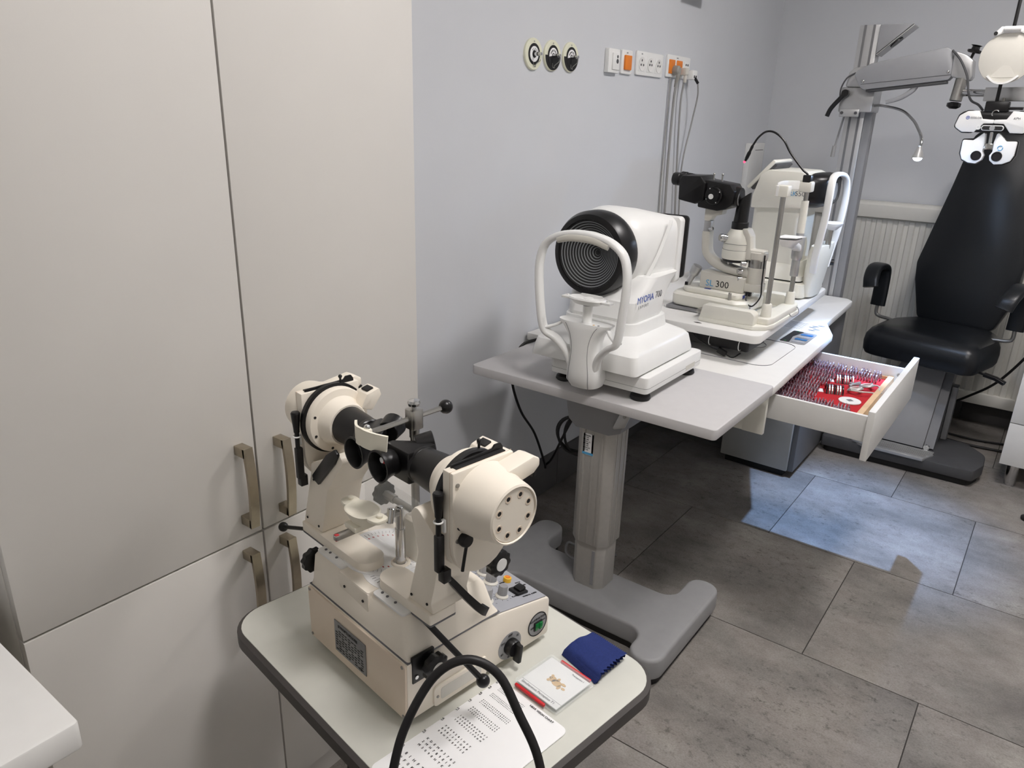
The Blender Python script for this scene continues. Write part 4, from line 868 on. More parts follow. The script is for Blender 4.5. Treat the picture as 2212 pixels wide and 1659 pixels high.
W('bracket_rod', MB().cyl((-.905, 2.45, BZ+.15), (-.905, 2.45, BZ+.18), .005, n=12), 'steel', sl)
W('lamp_cable', MB().tube(smooth([(-.782, 2.44, BZ+.21), (-.776, 2.43, BZ+.12), (-.772, 2.42, BZ+.075), (-.79, 2.40, BZ+.045), (-.812, 2.405, BZ+.062), (-.815, 2.43, BZ+.085)], 6), .0024, 8).box((-.815, 2.43, BZ+.078), (.018, .014, .014), .002), 'black', sl)
# head rest
for y, nm in ((2.345, 'front'), (2.585, 'rear')):
    W('pillar_socket', MB().lathe([(.018, 0), (.017, .02), (.0145, .062), (.013, .064)], (-.722, y, BZ+.012), (0, 0, 1), 24), 'offwhite', sl)
    W('pillar', MB().cyl((-.722, y, BZ+.07), (-.722, y, BZ+.415), .0078, n=18), 'steel', sl)
W('chin_adjuster', MB().lathe([(.0125, 0), (.0135, .003), (.0135, .055), (.0175, .06), (.0185, .07), (.0185, .125), (.013, .135), (.013, .15)], (-.722, 2.585, BZ+.13), (0, 0, 1), 28), 'alu', sl)
W('pillar_sleeve', MB().cyl((-.722, 2.585, BZ+.275), (-.722, 2.585, BZ+.38), .0135, .0115, n=24), 'offwhite', sl)
W('forehead_band', MB().sweep(smooth([(-.735, 2.322, BZ+.425), (-.742, 2.35, BZ+.428), (-.758, 2.40, BZ+.43), (-.764, 2.465, BZ+.432), (-.758, 2.53, BZ+.43), (-.742, 2.58, BZ+.428), (-.730, 2.61, BZ+.425)], 6), superloop(0, 0, .004, .015, 5, 16)), 'white', sl)
for y in (2.345, 2.585): W('band_clip', MB().bb(-.746, -.705, y-.02, y+.02, BZ+.408, BZ+.442, .005), 'offwhite', sl)
ck = W('chin_plate', MB().loft([[(x, y, z) for x, y in superloop(-.722, 2.47, a, b_, 2.8, 28)] for z, a, b_ in ((BZ+.245, .018, .03), (BZ+.262, .034, .048), (BZ+.27, .036, .05), (BZ+.266, .028, .04))]).sweep([(-.722, 2.49, BZ+.248), (-.722, 2.54, BZ+.238), (-.722, 2.58, BZ+.225)], superloop(0, 0, .014, .012, 4, 14)), 'white', sl)
W('chin_paper', MB().loft([[(-.757, 2.43, BZ+.271), (-.688, 2.425, BZ+.276), (-.682, 2.515, BZ+.272), (-.752, 2.52, BZ+.270)], [(-.757, 2.43, BZ+.2735), (-.688, 2.425, BZ+.2785), (-.682, 2.515, BZ+.2745), (-.752, 2.52, BZ+.2725)]]), 'paper', ck)
gp = [(-.724, 2.58, 1.238), (-.726, 2.58, 1.262), (-.742, 2.58, 1.275), (-.765, 2.58, 1.298), (-.794, 2.58, 1.33), (-.820, 2.58, 1.366), (-.853, 2.58, 1.389), (-.882, 2.58, 1.39), (-.905, 2.58, 1.371), (-.920, 2.58, 1.346)]
fx = W('fixation_light', MB().tube(smooth(gp, 6), .0034, 10).lathe([(.0036, 0), (.005, .006), (.0045, .02), (.0065, .028), (.0060, .045), (.0035, .056)], gp[-1], V(-.35, 0, -.94), 16).bb(-.737, -.711, 2.566, 2.594, 1.236, 1.262, .003), 'black', sl)
W('fixation_led', MB().ball((-.942, 2.58, 1.291), .0036, n=12), 'red_led', fx)
W('loop_lead', MB().tube(smooth([(-.700, 2.585, BZ+.025), (-.685, 2.56, BZ+.030), (-.672, 2.53, BZ+.018), (-.682, 2.50, BZ+.010), (-.697, 2.51, BZ+.018)], 6), .0014, 8), 'greypaint', sl)
# ------------------------------------------------------------------ autorefractor behind it
ar = thing('autorefractor', 'tall cream autorefractor with tilted screen and white head arch on the board', 'eye instrument', (-.88, 2.96, BZ))
for x in (-.97, -.77):
    for y in (2.85, 3.06): W('foot', MB().cyl((x, y, BZ), (x, y, BZ+.008), .014, n=18), 'rubber', ar)
W('base', MB().loft([rr(-1.05, -.745, 2.815, 3.095, BZ+.006, .02), rr(-1.05, -.745, 2.81, 3.10, BZ+.014, .02), rr(-1.05, -.75, 2.815, 3.095, BZ+.055, .02), rr(-1.045, -.757, 2.822, 3.09, BZ+.060, .02)]), 'offwhite', ar)
W('stage_gap', MB().prism(rrect(-1.04, 2.83, -.765, 3.085, .02), 'z', BZ+.060, BZ+.066), 'ink', ar)
W('stage', MB().loft([rr(-1.045, -.762, 2.822, 3.085, BZ+.066, .02), rr(-1.045, -.764, 2.824, 3.085, BZ+.082, .02), rr(-1.03, -.79, 2.84, 3.07, BZ+.110, .03), rr(-1.01, -.80, 2.85, 3.06, BZ+.122, .03)]), 'offwhite', ar)
W('body', MB().loft([rr(-.985, -.805, 2.85, 3.05, BZ+.118, .02), rr(-.985, -.805, 2.85, 3.05, BZ+.335, .02)]), 'offwhite', ar)
ah = W('head', MB().prism(fillet([(-.985, BZ+.318), (-.800, BZ+.330), (-.79, BZ+.345), (-.79, BZ+.445), (-.815, BZ+.456), (-.935, BZ+.458), (-.962, BZ+.44), (-.985, BZ+.36)], [.004, .008, .006, .012, .02, .02, .02, .006]), 'y', 2.822, 3.07, .006), 'offwhite', ar)
lettering(ah, 'ARK', (-.868, 2.822, BZ+.372), (1, 0, 0), (0, 0, 1), .024, 'ink_cyan')
lettering(ah, '550', (-.829, 2.822, BZ+.373), (1, 0, 0), (0, 0, 1), .024, 'ink_grey')
W('measuring_nose', MB().loft([[(x_, y, z) for y, z in superloop(2.945, cz, a, bz, 4, 32)] for x_, a, bz, cz in ((-.79, .118, .062, BZ+.390), (-.765, .112, .062, BZ+.392), (-.735, .095, .056, BZ+.395), (-.725, .080, .048, BZ+.397))]), 'black', ar)
W('measuring_window', MB().cyl((-.726, 2.945, BZ+.39), (-.722, 2.945, BZ+.39), .03, n=24), 'lens_dark', ar)
scm = Matrix.Rotation(R_(-49), 3, 'Y')
W('tilting_screen', MB().box((-.968, 2.94, BZ+.438), (.135, .20, .014), .004, scm), 'offwhite', ar)
W('screen_back', MB().box((-.959, 2.94, BZ+.430), (.122, .185, .012), .003, scm), 'darkgrey', ar)
W('screen_hinge', MB().cyl((-.962, 2.87, BZ+.395), (-.962, 3.01, BZ+.395), .014, n=18), 'darkgrey', ar)
acy = 2.925
half = [(.085, -.728, .905), (.105, -.722, .975), (.112, -.715, 1.03), (.115, -.708, 1.10), (.115, -.706, 1.17), (.105, -.708, 1.215), (.080, -.712, 1.240), (.04, -.715, 1.250), (0, -.716, 1.252)]
pth = [(x, acy-y, z) for y, x, z in half]+[(x, acy+y, z) for y, x, z in half[-2::-1]]
W('headrest_arch', MB().sweep(smooth(pth, 6), superloop(0, 0, .008, .013, 2.8, 16), (1, 0, 0)), 'white', ar)
W('headrest_base', MB().loft([[(x, y, z) for x, y in superloop(xc, acy, a, b_, 3, 32)] for z, xc, a, b_ in ((BZ+.008, -.745, .022, .075), (BZ+.06, -.742, .026, .085), (BZ+.13, -.736, .028, .095), (BZ+.18, -.73, .028, .108), (BZ+.20, -.728, .024, .104))]), 'offwhite', ar)
W('chin_cup', MB().loft([[(x, y, z) for x, y in superloop(-.705, acy, a, b_, 2.6, 28)] for z, a, b_ in ((1.055, .014, .02), (1.072, .03, .05), (1.080, .032, .052), (1.075, .024, .04))]), 'white', ar)
W('chin_post', MB().cyl((-.712, acy, .985), (-.712, acy, 1.06), .010, n=18), 'steel', ar)
W('maker_badge', MB().bb(-.720, -.7165, 2.87, 2.885, BZ+.10, BZ+.118), 'blue', ar)
W('lock_knob', MB().cyl((-.74, 3.02, BZ+.12), (-.705, 3.03, BZ+.12), .012, n=18), 'black', ar)
# ------------------------------------------------------------------ instrument column with swing arm
ic = thing('instrument_column', 'tall aluminium column with a grey swing arm behind the white desk', 'instrument stand', (-.82, 3.51, 0))
W('profile', MB().bb(-.866, -.790, 3.480, 3.545, .05, 1.80, .002), 'alu', ic)
for x in (-.845, -.811): W('groove', MB().bb(x-.0045, x+.0045, 3.4785, 3.4805, .06, 1.80), 'midgrey', ic)
W('profile_side', MB().bb(-.7895, -.760, 3.484, 3.541, .05, 1.55, .001), 'greypaint', ic)
W('base_foot', MB().bb(-.90, -.74, 3.475, 3.60, 0, .05, .003), 'darkgrey', ic)
tb = W('projector_box', MB().prism([(-.788, 1.798), (-.668, 1.798), (-.788, 1.690)], 'y', 3.470, 3.56, .002), 'armgrey', ic)
W('projector_plate', MB().box((-.7245, 3.513, 1.7405), (.160, .092, .004), .001, Matrix.Rotation(R_(-41.5), 3, 'Y')), 'alu', tb)
W('projector_lens', MB().cyl((-.728, 3.505, 1.740), (-.722, 3.505, 1.733), .026, n=24), 'black', tb)
cg = W('carriage', MB().bb(-.885, -.755, 3.425, 3.556, 1.47, 1.565, .006), 'alu', ic)
W('carriage_plate', MB().bb(-.876, -.800, 3.418, 3.426, 1.452, 1.482, .003), 'alu', ic)
for x in (-.866, -.812): W('bolt', MB().cyl((x, 3.418, 1.467), (x, 3.414, 1.467), .006, n=12), 'darkgrey', ic)
W('clamp_lever', MB().tube(smooth([(-.862, 3.42, 1.545), (-.868, 3.41, 1.535), (-.905, 3.40, 1.485), (-.918, 3.40, 1.452)], 4), .009, 12).cyl((-.862, 3.40, 1.542), (-.862, 3.43, 1.542), .014, n=16), 'black', ic)
W('arm_joint', MB().prism(fillet([(-.872, 1.565), (-.792, 1.565), (-.79, 1.63), (-.81, 1.645), (-.85, 1.638), (-.868, 1.62)], .01), 'y', 3.43, 3.50, .006), 'alu', ic)
arm = W('swing_arm', MB().prism(fillet([(-.838, 1.618), (-.775, 1.650), (-.522, 1.703), (-.500, 1.690), (-.482, 1.606), (-.497, 1.588), (-.790, 1.553), (-.806, 1.566)], [.02, .02, .008, .008, .01, .012, .012, .008]), 'y', 3.375, 3.435, .004), 'armgrey', ic)
W('arm_seam', MB().bb(-.803, -.486, 3.3742, 3.3752, 1.5752, 1.5765) if 0 else MB().box((-.645, 3.3745, 1.5905), (.315, .001, .0016), 0, Matrix.Rotation(R_(-6.2), 3, 'Y')), 'darkgrey', arm)
for x, z in ((-.795, 1.585), (-.502, 1.617)): W('screw', MB().ball((x, 3.375, z), .006, (1, .5, 1), 12), 'chrome', arm)
W('arm_lining', MB().box((-.64, 3.405, 1.566), (.28, .048, .010), .002, Matrix.Rotation(R_(-6.6), 3, 'Y')), 'darkgrey', arm)
W('arm_grip', MB().sweep(smooth([(-.605, 3.40, 1.572), (-.615, 3.395, 1.552), (-.650, 3.39, 1.525), (-.700, 3.385, 1.508)], 5), superloop(0, 0, .009, .006, 3, 14), (0, 1, 0), [(1.3-.5*i/15, 1.6-.8*i/15) for i in range(16)]), 'armgrey', arm)
hk = W('arm_head', MB().prism(fillet([(-.495, 1.69), (-.452, 1.675), (-.425, 1.655), (-.418, 1.60), (-.425, 1.585), (-.490, 1.60)], .01), 'y', 3.37, 3.44, .006), 'alu', ic)
W('head_knob', MB().cyl((-.44, 3.40, 1.66), (-.432, 3.40, 1.69), .005, n=12).lathe([(.02, 0), (.024, .004), (.024, .010), (.014, .012), (.013, .022), (.020, .026), (.0, .028)], (-.434, 3.40, 1.682), V(.2, 0, 1), 8), 'black', hk)
W('head_pin', MB().cyl((-.452, 3.39, 1.595), (-.458, 3.385, 1.515), .021, n=24, bev=.002), 'brushed', ic)
W('pin_knob', MB().lathe([(.012, 0), (.024, .004), (.024, .016), (.012, .024)], (-.460, 3.384, 1.512), V(-.05, 0, -1), 8), 'black', ic)
W('cross_bar', MB().cyl((-.446, 3.39, 1.545), (-.33, 3.30, 1.540), .013, n=20, bev=.001), 'chrome', ic)
W('hanger_block', MB().box((-.285, 3.245, 1.535), (.14, .03, .045), .002, Matrix.Rotation(R_(-20), 3, 'Z')), 'alu', ic)
W('hanger_pin', MB().cyl((-.29, 3.225, 1.52), (-.29, 3.205, 1.485), .006, n=12), 'steel', ic)
W('arm_cable', MB().tube(smooth([(-.50, 3.37, 1.69), (-.465, 3.355, 1.655), (-.432, 3.345, 1.60), (-.415, 3.33, 1.545), (-.395, 3.29, 1.515), (-.365, 3.25, 1.50), (-.345, 3.22, 1.482)], 6), .004, 8).tube(smooth([(-.84, 3.43, 1.62), (-.868, 3.42, 1.60), (-.885, 3.42, 1.56), (-.884, 3.425, 1.52)], 5), .003, 8), 'darkgrey', ic)
W('side_cable', MB().tube([(-.872, 3.49, 1.46), (-.885, 3.488, 1.36), (-.890, 3.487, 1.32)], .004, 8).cyl((-.890, 3.487, 1.335), (-.892, 3.487, 1.29), .008, n=12), 'cord_grey', ic)
# ------------------------------------------------------------------ gooseneck lamp
gl = thing('gooseneck_lamp', 'lit gooseneck examination lamp curving from the aluminium column', 'lamp', (-.77, 3.47, 1.495))
gpts = [(-.762, 3.47, 1.496), (-.72, 3.42, 1.497), (-.62, 3.30, 1.478), (-.548, 3.15, 1.443), (-.508, 3.05, 1.412), (-.480, 2.97, 1.385), (-.473, 2.945, 1.362), (-.4735, 2.935, 1.355)]
W('gooseneck', MB().tube(smooth(gpts, 8), .0052, 12), 'chrome', gl)
HD = V(-.0, -.02, -1).normalized()
W('lamp_head', MB().lathe([(.006, 0), (.008, .008), (.012, .016), (.0165, .030), (.018, .038), (.0165, .038), (.013, .030), (.010, .028)], (-.4735, 2.935, 1.358), HD, 28, cap=False), 'alu', gl)
W('lamp_bulb', MB().cyl(V(-.4735, 2.935, 1.358)+HD*.029, V(-.4735, 2.935, 1.358)+HD*.038, .0135, n=24).ball(V(-.4735, 2.935, 1.358)+HD*.038, .0135, (1, 1, .7)), 'led', gl)
ld = bpy.data.lights.new('lamp_beam', 'SPOT'); ld.energy = LAMP_W; ld.color = (.32, .54, 1.0); ld.spot_size = R_(54); ld.spot_blend = .9; ld.shadow_soft_size = .006
lo = bpy.data.objects.new('lamp_beam', ld); COL.objects.link(lo); lo.parent = gl
lo.location = Vector((-.4735, 2.9345, 1.305))-Vector((-.77, 3.47, 1.495))
lo.rotation_euler = V(.03, -.12, -1).to_track_quat('-Z', 'Y').to_euler()
# ------------------------------------------------------------------ phoropter
ph = thing('phoropter', 'white and black phoropter hanging in front of the black chair', 'eye instrument', (-.30, 3.2, 1.30))
pcx = -.298
def mir(poly, s): return [(pcx+s*(x), z) for x, z in poly]
W('housing_core', MB().prism(rrect(pcx-.110, 1.408, pcx+.110, 1.478, .02), 'y', 3.178, 3.232, .008), 'black', ph)
for s in (-1, 1):
    W('housing_shell', MB().prism(fillet(mir([(.118, 1.425), (.108, 1.462), (.085, 1.477), (.050, 1.479), (.036, 1.452), (.0, 1.450), (.0, 1.438), (.030, 1.437), (.054, 1.408), (.092, 1.408)], s), [.012, .012, .01, .003, .004, 0, 0, .004, .004, .012]), 'y', 3.170, 3.236, .004), 'white', ph)
    W('shell_trim', MB().prism(fillet(mir([(.121, 1.424), (.111, 1.466), (.086, 1.4805), (.060, 1.481), (.060, 1.404), (.093, 1.4045)], s), .012), 'y', 3.176, 3.238, .003), 'black', ph)
    lob = W('lens_battery', MB().prism(fillet(mir([(.017, 1.404), (.013, 1.375), (.015, 1.345), (.008, 1.332), (.012, 1.316), (.028, 1.303), (.052, 1.305), (.074, 1.316), (.082, 1.335), (.083, 1.382), (.050, 1.381), (.022, 1.408)], s), .006), 'y', 3.178, 3.222, .005), 'white', ph)
    W('battery_rim', MB().prism(fillet(mir([(.020, 1.39), (.012, 1.32), (.028, 1.299), (.052, 1.301), (.076, 1.312), (.087, 1.335), (.086, 1.385)], s), .008), 'y', 3.190, 3.234, .003), 'black', ph)
    W('eye_aperture', MB().lathe([(.0165, 0), (.0165, .003), (.013, .003), (.012, .001), (0, .001)], (pcx+s*.0315, 3.1785, 1.330), (0, -1, 0), 28), 'lens_dark', ph)
W('centre_window', MB().prism(rrect(pcx-.034, 1.414, pcx+.034, 1.432, .0085, 6), 'y', 3.166, 3.172, .001), 'white', ph)
W('window_panel', MB().prism(rrect(pcx-.031, 1.4165, pcx+.031, 1.4295, .006, 6), 'y', 3.1645, 3.1665), 'ink', ph)
W('level_knob', MB().cyl((pcx, 3.1645, 1.423), (pcx, 3.155, 1.423), .008, n=20), 'alu', ph)
W('small_eye', MB().lathe([(.0075, 0), (.0075, .004), (.004, .004), (.004, .001), (0, .001)], (pcx-.043, 3.172, 1.424), (0, -1, 0), 20), 'white', ph)
W('rod_mount', MB().bb(pcx-.038, pcx+.034, 3.175, 3.215, 1.476, 1.510, .004).cyl((pcx+.03, 3.19, 1.488), (pcx+.075, 3.185, 1.488), .005, n=12), 'black', ph)
W('mount_hook', MB().torus((pcx, 3.172, 1.470), (0, 1, 0), .011, .0022, 20, 8, math.pi, 2*math.pi), 'chrome', ph)
W('nose_rod', MB().cyl((pcx, 3.185, 1.41), (pcx+.002, 3.185, 1.365), .006, n=14).bb(pcx-.014, pcx+.014, 3.178, 3.20, 1.352, 1.372, .002), 'chrome', ph)
bdg = lettering(ph, 'ESSILOR', (pcx-.073, 3.170, 1.452), (1, 0, 0), (0, 0, 1), .0098, 'ink_grey')
W('round_logo', MB().torus((pcx-.081, 3.1698, 1.4555), (0, 1, 0), .005, .0009, 20, 6).ball((pcx-.081, 3.170, 1.4555), .0022, (1, .3, 1), 10), 'ink_blue', ph)
lettering(ph, 'APH', (pcx+.055, 3.170, 1.452), (1, 0, 0), (0, 0, 1), .011, 'ink_grey')
W('swirl_logo', MB().torus((pcx+.036, 3.1778, 1.358), (0, 1, 0), .0075, .0015, 20, 6, .4, 3.2).torus((pcx+.036, 3.1778, 1.358), (0, 1, 0), .0075, .0015, 20, 6, 3.6, 6.2), 'ink_cyan', ph)
# near-vision rod with round card
W('reading_rod', MB().bb(pcx-.0125, pcx-.0015, 3.180, 3.186, 1.50, 2.02, .001), 'black', ph)
cd = W('card_holder', MB().prism(superloop(pcx-.006, 1.645, .080, .080, 2.1, 48), 'y', 3.160, 3.168, .002), 'warmgrey', ph)
W('card_clip', MB().prism(fillet([(pcx-.062, 1.716), (pcx-.05, 1.712), (pcx-.03, 1.722), (pcx+.02, 1.722), (pcx+.04, 1.712), (pcx+.052, 1.716), (pcx+.03, 1.742), (pcx-.04, 1.742)], .005), 'y', 3.154, 3.178, .003).cyl((pcx-.03, 3.152, 1.734), (pcx+.018, 3.152, 1.734), .008, n=16), 'white', cd)
W('clip_screw', MB().cyl((pcx-.052, 3.154, 1.721), (pcx-.052, 3.151, 1.721), .006, n=14), 'ink', cd)
W('card_window', MB().prism(fillet([(pcx-.045, 1.585), (pcx-.012, 1.622), (pcx+.008, 1.622), (pcx+.035, 1.585)], .004), 'y', 3.1592, 3.1602), 'warmgrey', cd)
W('card_tab', MB().sweep(smooth([(pcx-.05, 3.157, 1.590), (pcx-.03, 3.156, 1.572), (pcx-.006, 3.156, 1.566), (pcx+.018, 3.156, 1.572), (pcx+.04, 3.157, 1.590)], 6), [(-.003, -.005), (.003, -.005), (.003, .005), (-.003, .005)], (0, 1, 0)), 'white', cd)
# ------------------------------------------------------------------ examination chair
CO, CT = (-.385, 3.72), -10
ec = thing('examination_chair', 'black leather examination chair with a tall tapered backrest on a grey pedestal', 'chair', (CO[0], CO[1], 0), CT)
# backrest outline (x, height along the back), slightly reclined
bo = [(-.155, 0), (.165, 0), (.215, .14), (.222, .30), (.150, .62), (.105, .86), (-.105, .86), (-.145, .62), (-.215, .26), (-.205, .18)]
bo = fillet(bo, [.03, .03, .08, .08, .15, .05, .05, .15, .08, .08], 6)
def backv(p, t): 
    return V(p[0]+.01, .165+t+p[1]*.10, .565+p[1]*.99)
b = MB(); cxm = .004
lv = []
for t, k in ((.0, .93), (.0, .93), (.006, .985), (.02, 1.0), (.045, 1.0), (.06, .97)):
    lv.append([backv(((p[0]-cxm)*k+cxm, (p[1]-.43)*(k*.5+.5)+.43), t) for p in bo])
b.loft(lv[1:]); br = P('backrest', b, 'leather', ec)
so = [(-.235, -.215), (.235, -.215), (.255, .05), (.20, .19), (-.17, .19), (-.245, .05)]
def seatl(z, k, dy=0): return [((x)*k, y*k+dy, z) for x, y in fillet(so, [.05, .05, .06, .04, .04, .06], 6)]
P('seat', MB().loft([seatl(.444, .90), seatl(.450, .955), seatl(.468, .99), seatl(.505, 1.0), seatl(.536, .985, .004), seatl(.560, .93, .012), seatl(.574, .80, .025), seatl(.578, .4, .04)]), 'leather', ec)
P('seat_pan', MB().bb(-.16, .16, -.12, .16, .435, .453, .004), 'darkgrey', ec)
for s in (-1, 1):
    x = .285*s
    ap_ = smooth([(x-.02*s, -.135, .735), (x-.01*s, -.12, .775), (x, -.075, .808), (x, -.02, .815), (x, .03, .800), (x, .045, .760), (x, .048, .68), (x, .045, .62)], 6)
    a_ = P('armrest', MB().sweep(ap_, superloop(0, 0, .015, .033, 3.2, 18), (1, 0, 0)), 'leather', ec)
    P('arm_bracket', MB().tube(smooth([(x, .045, .63), (x, .045, .585), (x-.02*s, .045, .57), (.2*s, .04, .56), (.14*s, .03, .50)], 5), .008, 10), 'brushed', ec)
P('height_lever', MB().cyl((.17, -.11, .46), (.262, -.125, .452), .005, n=12).sweep([(.255, -.124, .452), (.30, -.13, .448), (.335, -.136, .437)], superloop(0, 0, .013, .009, 3, 14)), 'black', ec)
# slanted pedestal with cover plates
def quad(x0, x1, y0, y1, z): return [(x0, y0, z), (x1, y0, z), (x1, y1, z), (x0, y1, z)]
W('pedestal', MB().loft([quad(-.62, -.31, 3.50, 3.68, .085), quad(-.475, -.305, 3.70, 3.86, .44)], bev=.003), 'greypaint', ec)
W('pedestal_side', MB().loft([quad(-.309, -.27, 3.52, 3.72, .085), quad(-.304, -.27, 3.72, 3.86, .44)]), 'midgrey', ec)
W('pedestal_post', MB().bb(-.268, -.245, 3.70, 3.76, .03, .33, .002), 'greypaint', ec)
W('pedestal_bolt', MB().cyl((-.295, 3.495, .10), (-.295, 3.48, .10), .012, n=14), 'chrome', ec)
W('base_plate', MB().prism(fillet([(-.708, 3.385), (-.099, 3.400), (-.072, 3.50), (-.078, 3.62), (-.16, 3.72), (-.708, 3.75)], [.01, .02, .06, .08, .05, .01]), 'z', .028, .078, .006), 'darkgrey', ec)
W('base_pad', MB().prism(fillet([(-.70, 3.40), (-.11, 3.415), (-.085, 3.5), (-.09, 3.61), (-.17, 3.70), (-.70, 3.73)], .03), 'z', 0, .03), 'black_matte', ec)
fr_ = W('footrest', MB().prism(fillet([(-.585, 3.405), (-.53, 3.375), (-.29, 3.38), (-.258, 3.455), (-.285, 3.49), (-.585, 3.475)], .006), 'z', .072, .084, .001), 'alu', ec)
for i in range(8): W('rib', MB().bb(-.575+.003*i, -.275+.002*i-(.012 if i < 3 else 0), 3.386+i*.0125, 3.3915+i*.0125, .083, .0895, .001), 'alu', fr_)
# ------------------------------------------------------------------ radiator under the window side
rd = thing('radiator', 'white ribbed panel radiator on the back wall behind the chair', 'radiator', (-.4, 4.22, .13))
RX0, RX1, RZ0, RZ1 = -1.12, .62, .145, 1.06
W('body', MB().bb(RX0, RX1, 4.195, 4.268, RZ0, RZ1-.055, .004), 'radiator', rd)
W('top_cover', MB().prism([(4.165, RZ1-.075), (4.168, RZ1-.012), (4.185, RZ1), (4.272, RZ1), (4.272, RZ1-.075)], 'x', RX0-.004, RX1+.004, .003), 'radiator', rd)
W('bottom_rail', MB().bb(RX0, RX1, 4.172, 4.262, RZ0-.018, RZ0+.040, .006), 'radiator', rd)
rib = None; x = RX0+.012; i = 0
while x < RX1-.03:
    if rib is None:
        rib = W('rib', MB().loft([[(RX0+.012+a, y, RZ0+.02) for a, y in ((0, 4.196), (.006, 4.187), (.028, 4.187), (.034, 4.196))], [(RX0+.012+a, y, RZ1-.085) for a, y in ((0, 4.196), (.006, 4.187), (.028, 4.187), (.034, 4.196))]]), 'radiator', rd); x_first = x
    else:
        o = dup(rib, rd); o.location = (x-x_first, 0, 0)
    x += .0502
W('wall_bracket', MB().bb(-.9, -.87, 4.262, 4.29, .3, .9).bb(.3, .33, 4.262, 4.29, .3, .9), 'radiator', rd)
W('valve_pipe', MB().cyl((.58, 4.23, .0), (.58, 4.23, .15), .009, n=14).cyl((-1.08, 4.23, 0), (-1.08, 4.23, .15), .009, n=14), 'white', rd)
# ------------------------------------------------------------------ white cabinet at the right edge, cables on the floor
rc = thing('drawer_cabinet', 'white low drawer cabinet at the right edge beside the chair', 'cabinet', (.25, 3.75, 0))
W('carcass', MB().bb(-.018, .50, 3.520, 3.95, .10, .80, .002), 'white_matte', rc)
for z0, z1 in ((.103, .285), (.289, .53), (.534, .797)): W('drawer_front', MB().bb(-.024, .505, 3.502, 3.520, z0, z1, .001), 'white_matte', rc)
for x in (.03, .45):
    for y in (3.56, 3.90): W('leg', MB().cyl((x, y, .0), (x, y, .10), .022, .026, n=20, bev=.001), 'chrome', rc)
b = MB(); b.tube(smooth([(.12, 3.98, .75), (.02, 3.99, .60), (-.03, 4.0, .46), (-.12, 4.02, .30), (-.22, 4.04, .20), (-.33, 4.05, .11), (-.42, 4.04, .03), (-.40, 4.0, .008), (-.30, 3.93, .008), (-.18, 3.90, .008), (0.05, 3.93, .008), (.15, 3.98, .008)], 8), .006, 10)
solo('floor_cable', b, 'rubber', 'thick black cable sagging from the right cabinet to the dark floor corner', 'cable', (-.2, 4.0, .008))
b = MB(); b.tube(smooth([(-.46, 4.06, .05), (-.40, 4.02, .02), (-.30, 4.0, .009), (-.15, 3.99, .008), (-.02, 4.02, .008), (.12, 4.04, .008)], 8), .005, 10)
solo('floor_cable', b, 'rubber', 'black cable lying flat along the floor below the radiator', 'cable', (-.2, 4.02, .008))
stool = thing('stool_foot', 'chrome foot of a furniture leg cut off by the right edge', 'furniture foot', (.118, 3.24, 0))
P('glide', MB().lathe([(.024, 0), (.026, .004), (.026, .012), (.018, .016)], (0, 0, 0), (0, 0, 1), 24), 'rubber', stool)
P('tube_leg', MB().cyl((0, 0, .015), (0, 0, .42), .016, n=20), 'chrome', stool)
# ------------------------------------------------------------------ wall outlets
def gas_outlet(y, z, txt, lab, kind):
    t = thing('gas_outlet', lab, 'wall outlet', (XW, y, z), 0, 'round gas outlets')
    ax = (1, 0, 0)
    pl = P('cover_disc', MB().lathe([(.046, 0), (.046, .006), (.044, .008), (0, .008)], (0, 0, 0), ax, 48), 'acrylic' if 0 else 'pale_green', t)
    if kind:   # lower half black
        P('half_field', MB().prism([(.0435*math.cos(R_(a)), .0435*math.sin(R_(a))) for a in range(180, 361, 9)], 'x', .0080, .0086), 'black_matte', t)
        P('inner_field', MB().prism(circ(0, 0, .031, 40), 'x', .0086, .0092), 'black_matte', t)
        P('white_arc', MB().prism([(.023*math.cos(R_(a)), .023*math.sin(R_(a))) for a in range(-10, 191, 10)]+[(.008*math.cos(R_(a)), .008*math.sin(R_(a))) for a in range(190, -11, -10)], 'x', .0092, .0097), 'paper', t)
    else:
        P('inner_field', MB().prism(circ(0, 0, .031, 40), 'x', .0080, .0086), 'black_matte', t)
        P('white_field', MB().prism(circ(0, 0, .0225, 40), 'x', .0086, .0092), 'paper', t)
        P('dark_core', MB().prism(circ(0, 0, .011, 30), 'x', .0092, .0097), 'black_matte', t)
    n = len(txt); span = 34*min(n-1, 4) if n > 4 else 90
    for i, c in enumerate(txt):
        a = R_(90+span/2-span*i/(n-1)); p = V(.0098, .0125*math.cos(a), .0125*math.sin(a))
        # y runs to the right when seen from the room
        lettering(t, c, V(p.x, p.y, p.z), (0, math.sin(a), -math.cos(a)), (0, math.cos(a), math.sin(a)), .0078, 'ink', False, align='CENTER')
    lettering(t, 'TLEN' if 0 else 'CE', (.0088, -.006, .034), (0, 1, 0), (0, 0, 1), .0055, 'ink_grey', False)
    P('spindle', MB().cyl((.009, 0, 0), (.030, 0, 0), .006, n=20, bev=.001).cyl((.03, 0, 0), (.036, 0, 0), .0045, n=20), 'chrome', t)
    pts = [(.030, .006, -.004)]+[(.028-.004*k, .010+.003*math.sin(k*1.1), -.012-.004*k) for k in range(1, 6)]+[(.012, .004, -.036), (.011, -.004, -.034), (.011, -.006, -.024)]
    b = MB(); s = smooth(pts, 4)
    for q in s[::1]: b.ball(q, .0013, n=6)
    P('bead_chain', b, 'steel', t)
    return t
gas_outlet(2.044, 1.598, 'TLEN', 'round pale gas outlet with a white centre, first from the wardrobe', 0)
gas_outlet(2.149, 1.601, 'POWIETRZE', 'round pale and black gas outlet, middle of the three', 1)
gas_outlet(2.257, 1.604, 'POWIETRZE', 'round pale and black gas outlet, nearest the sockets', 1)
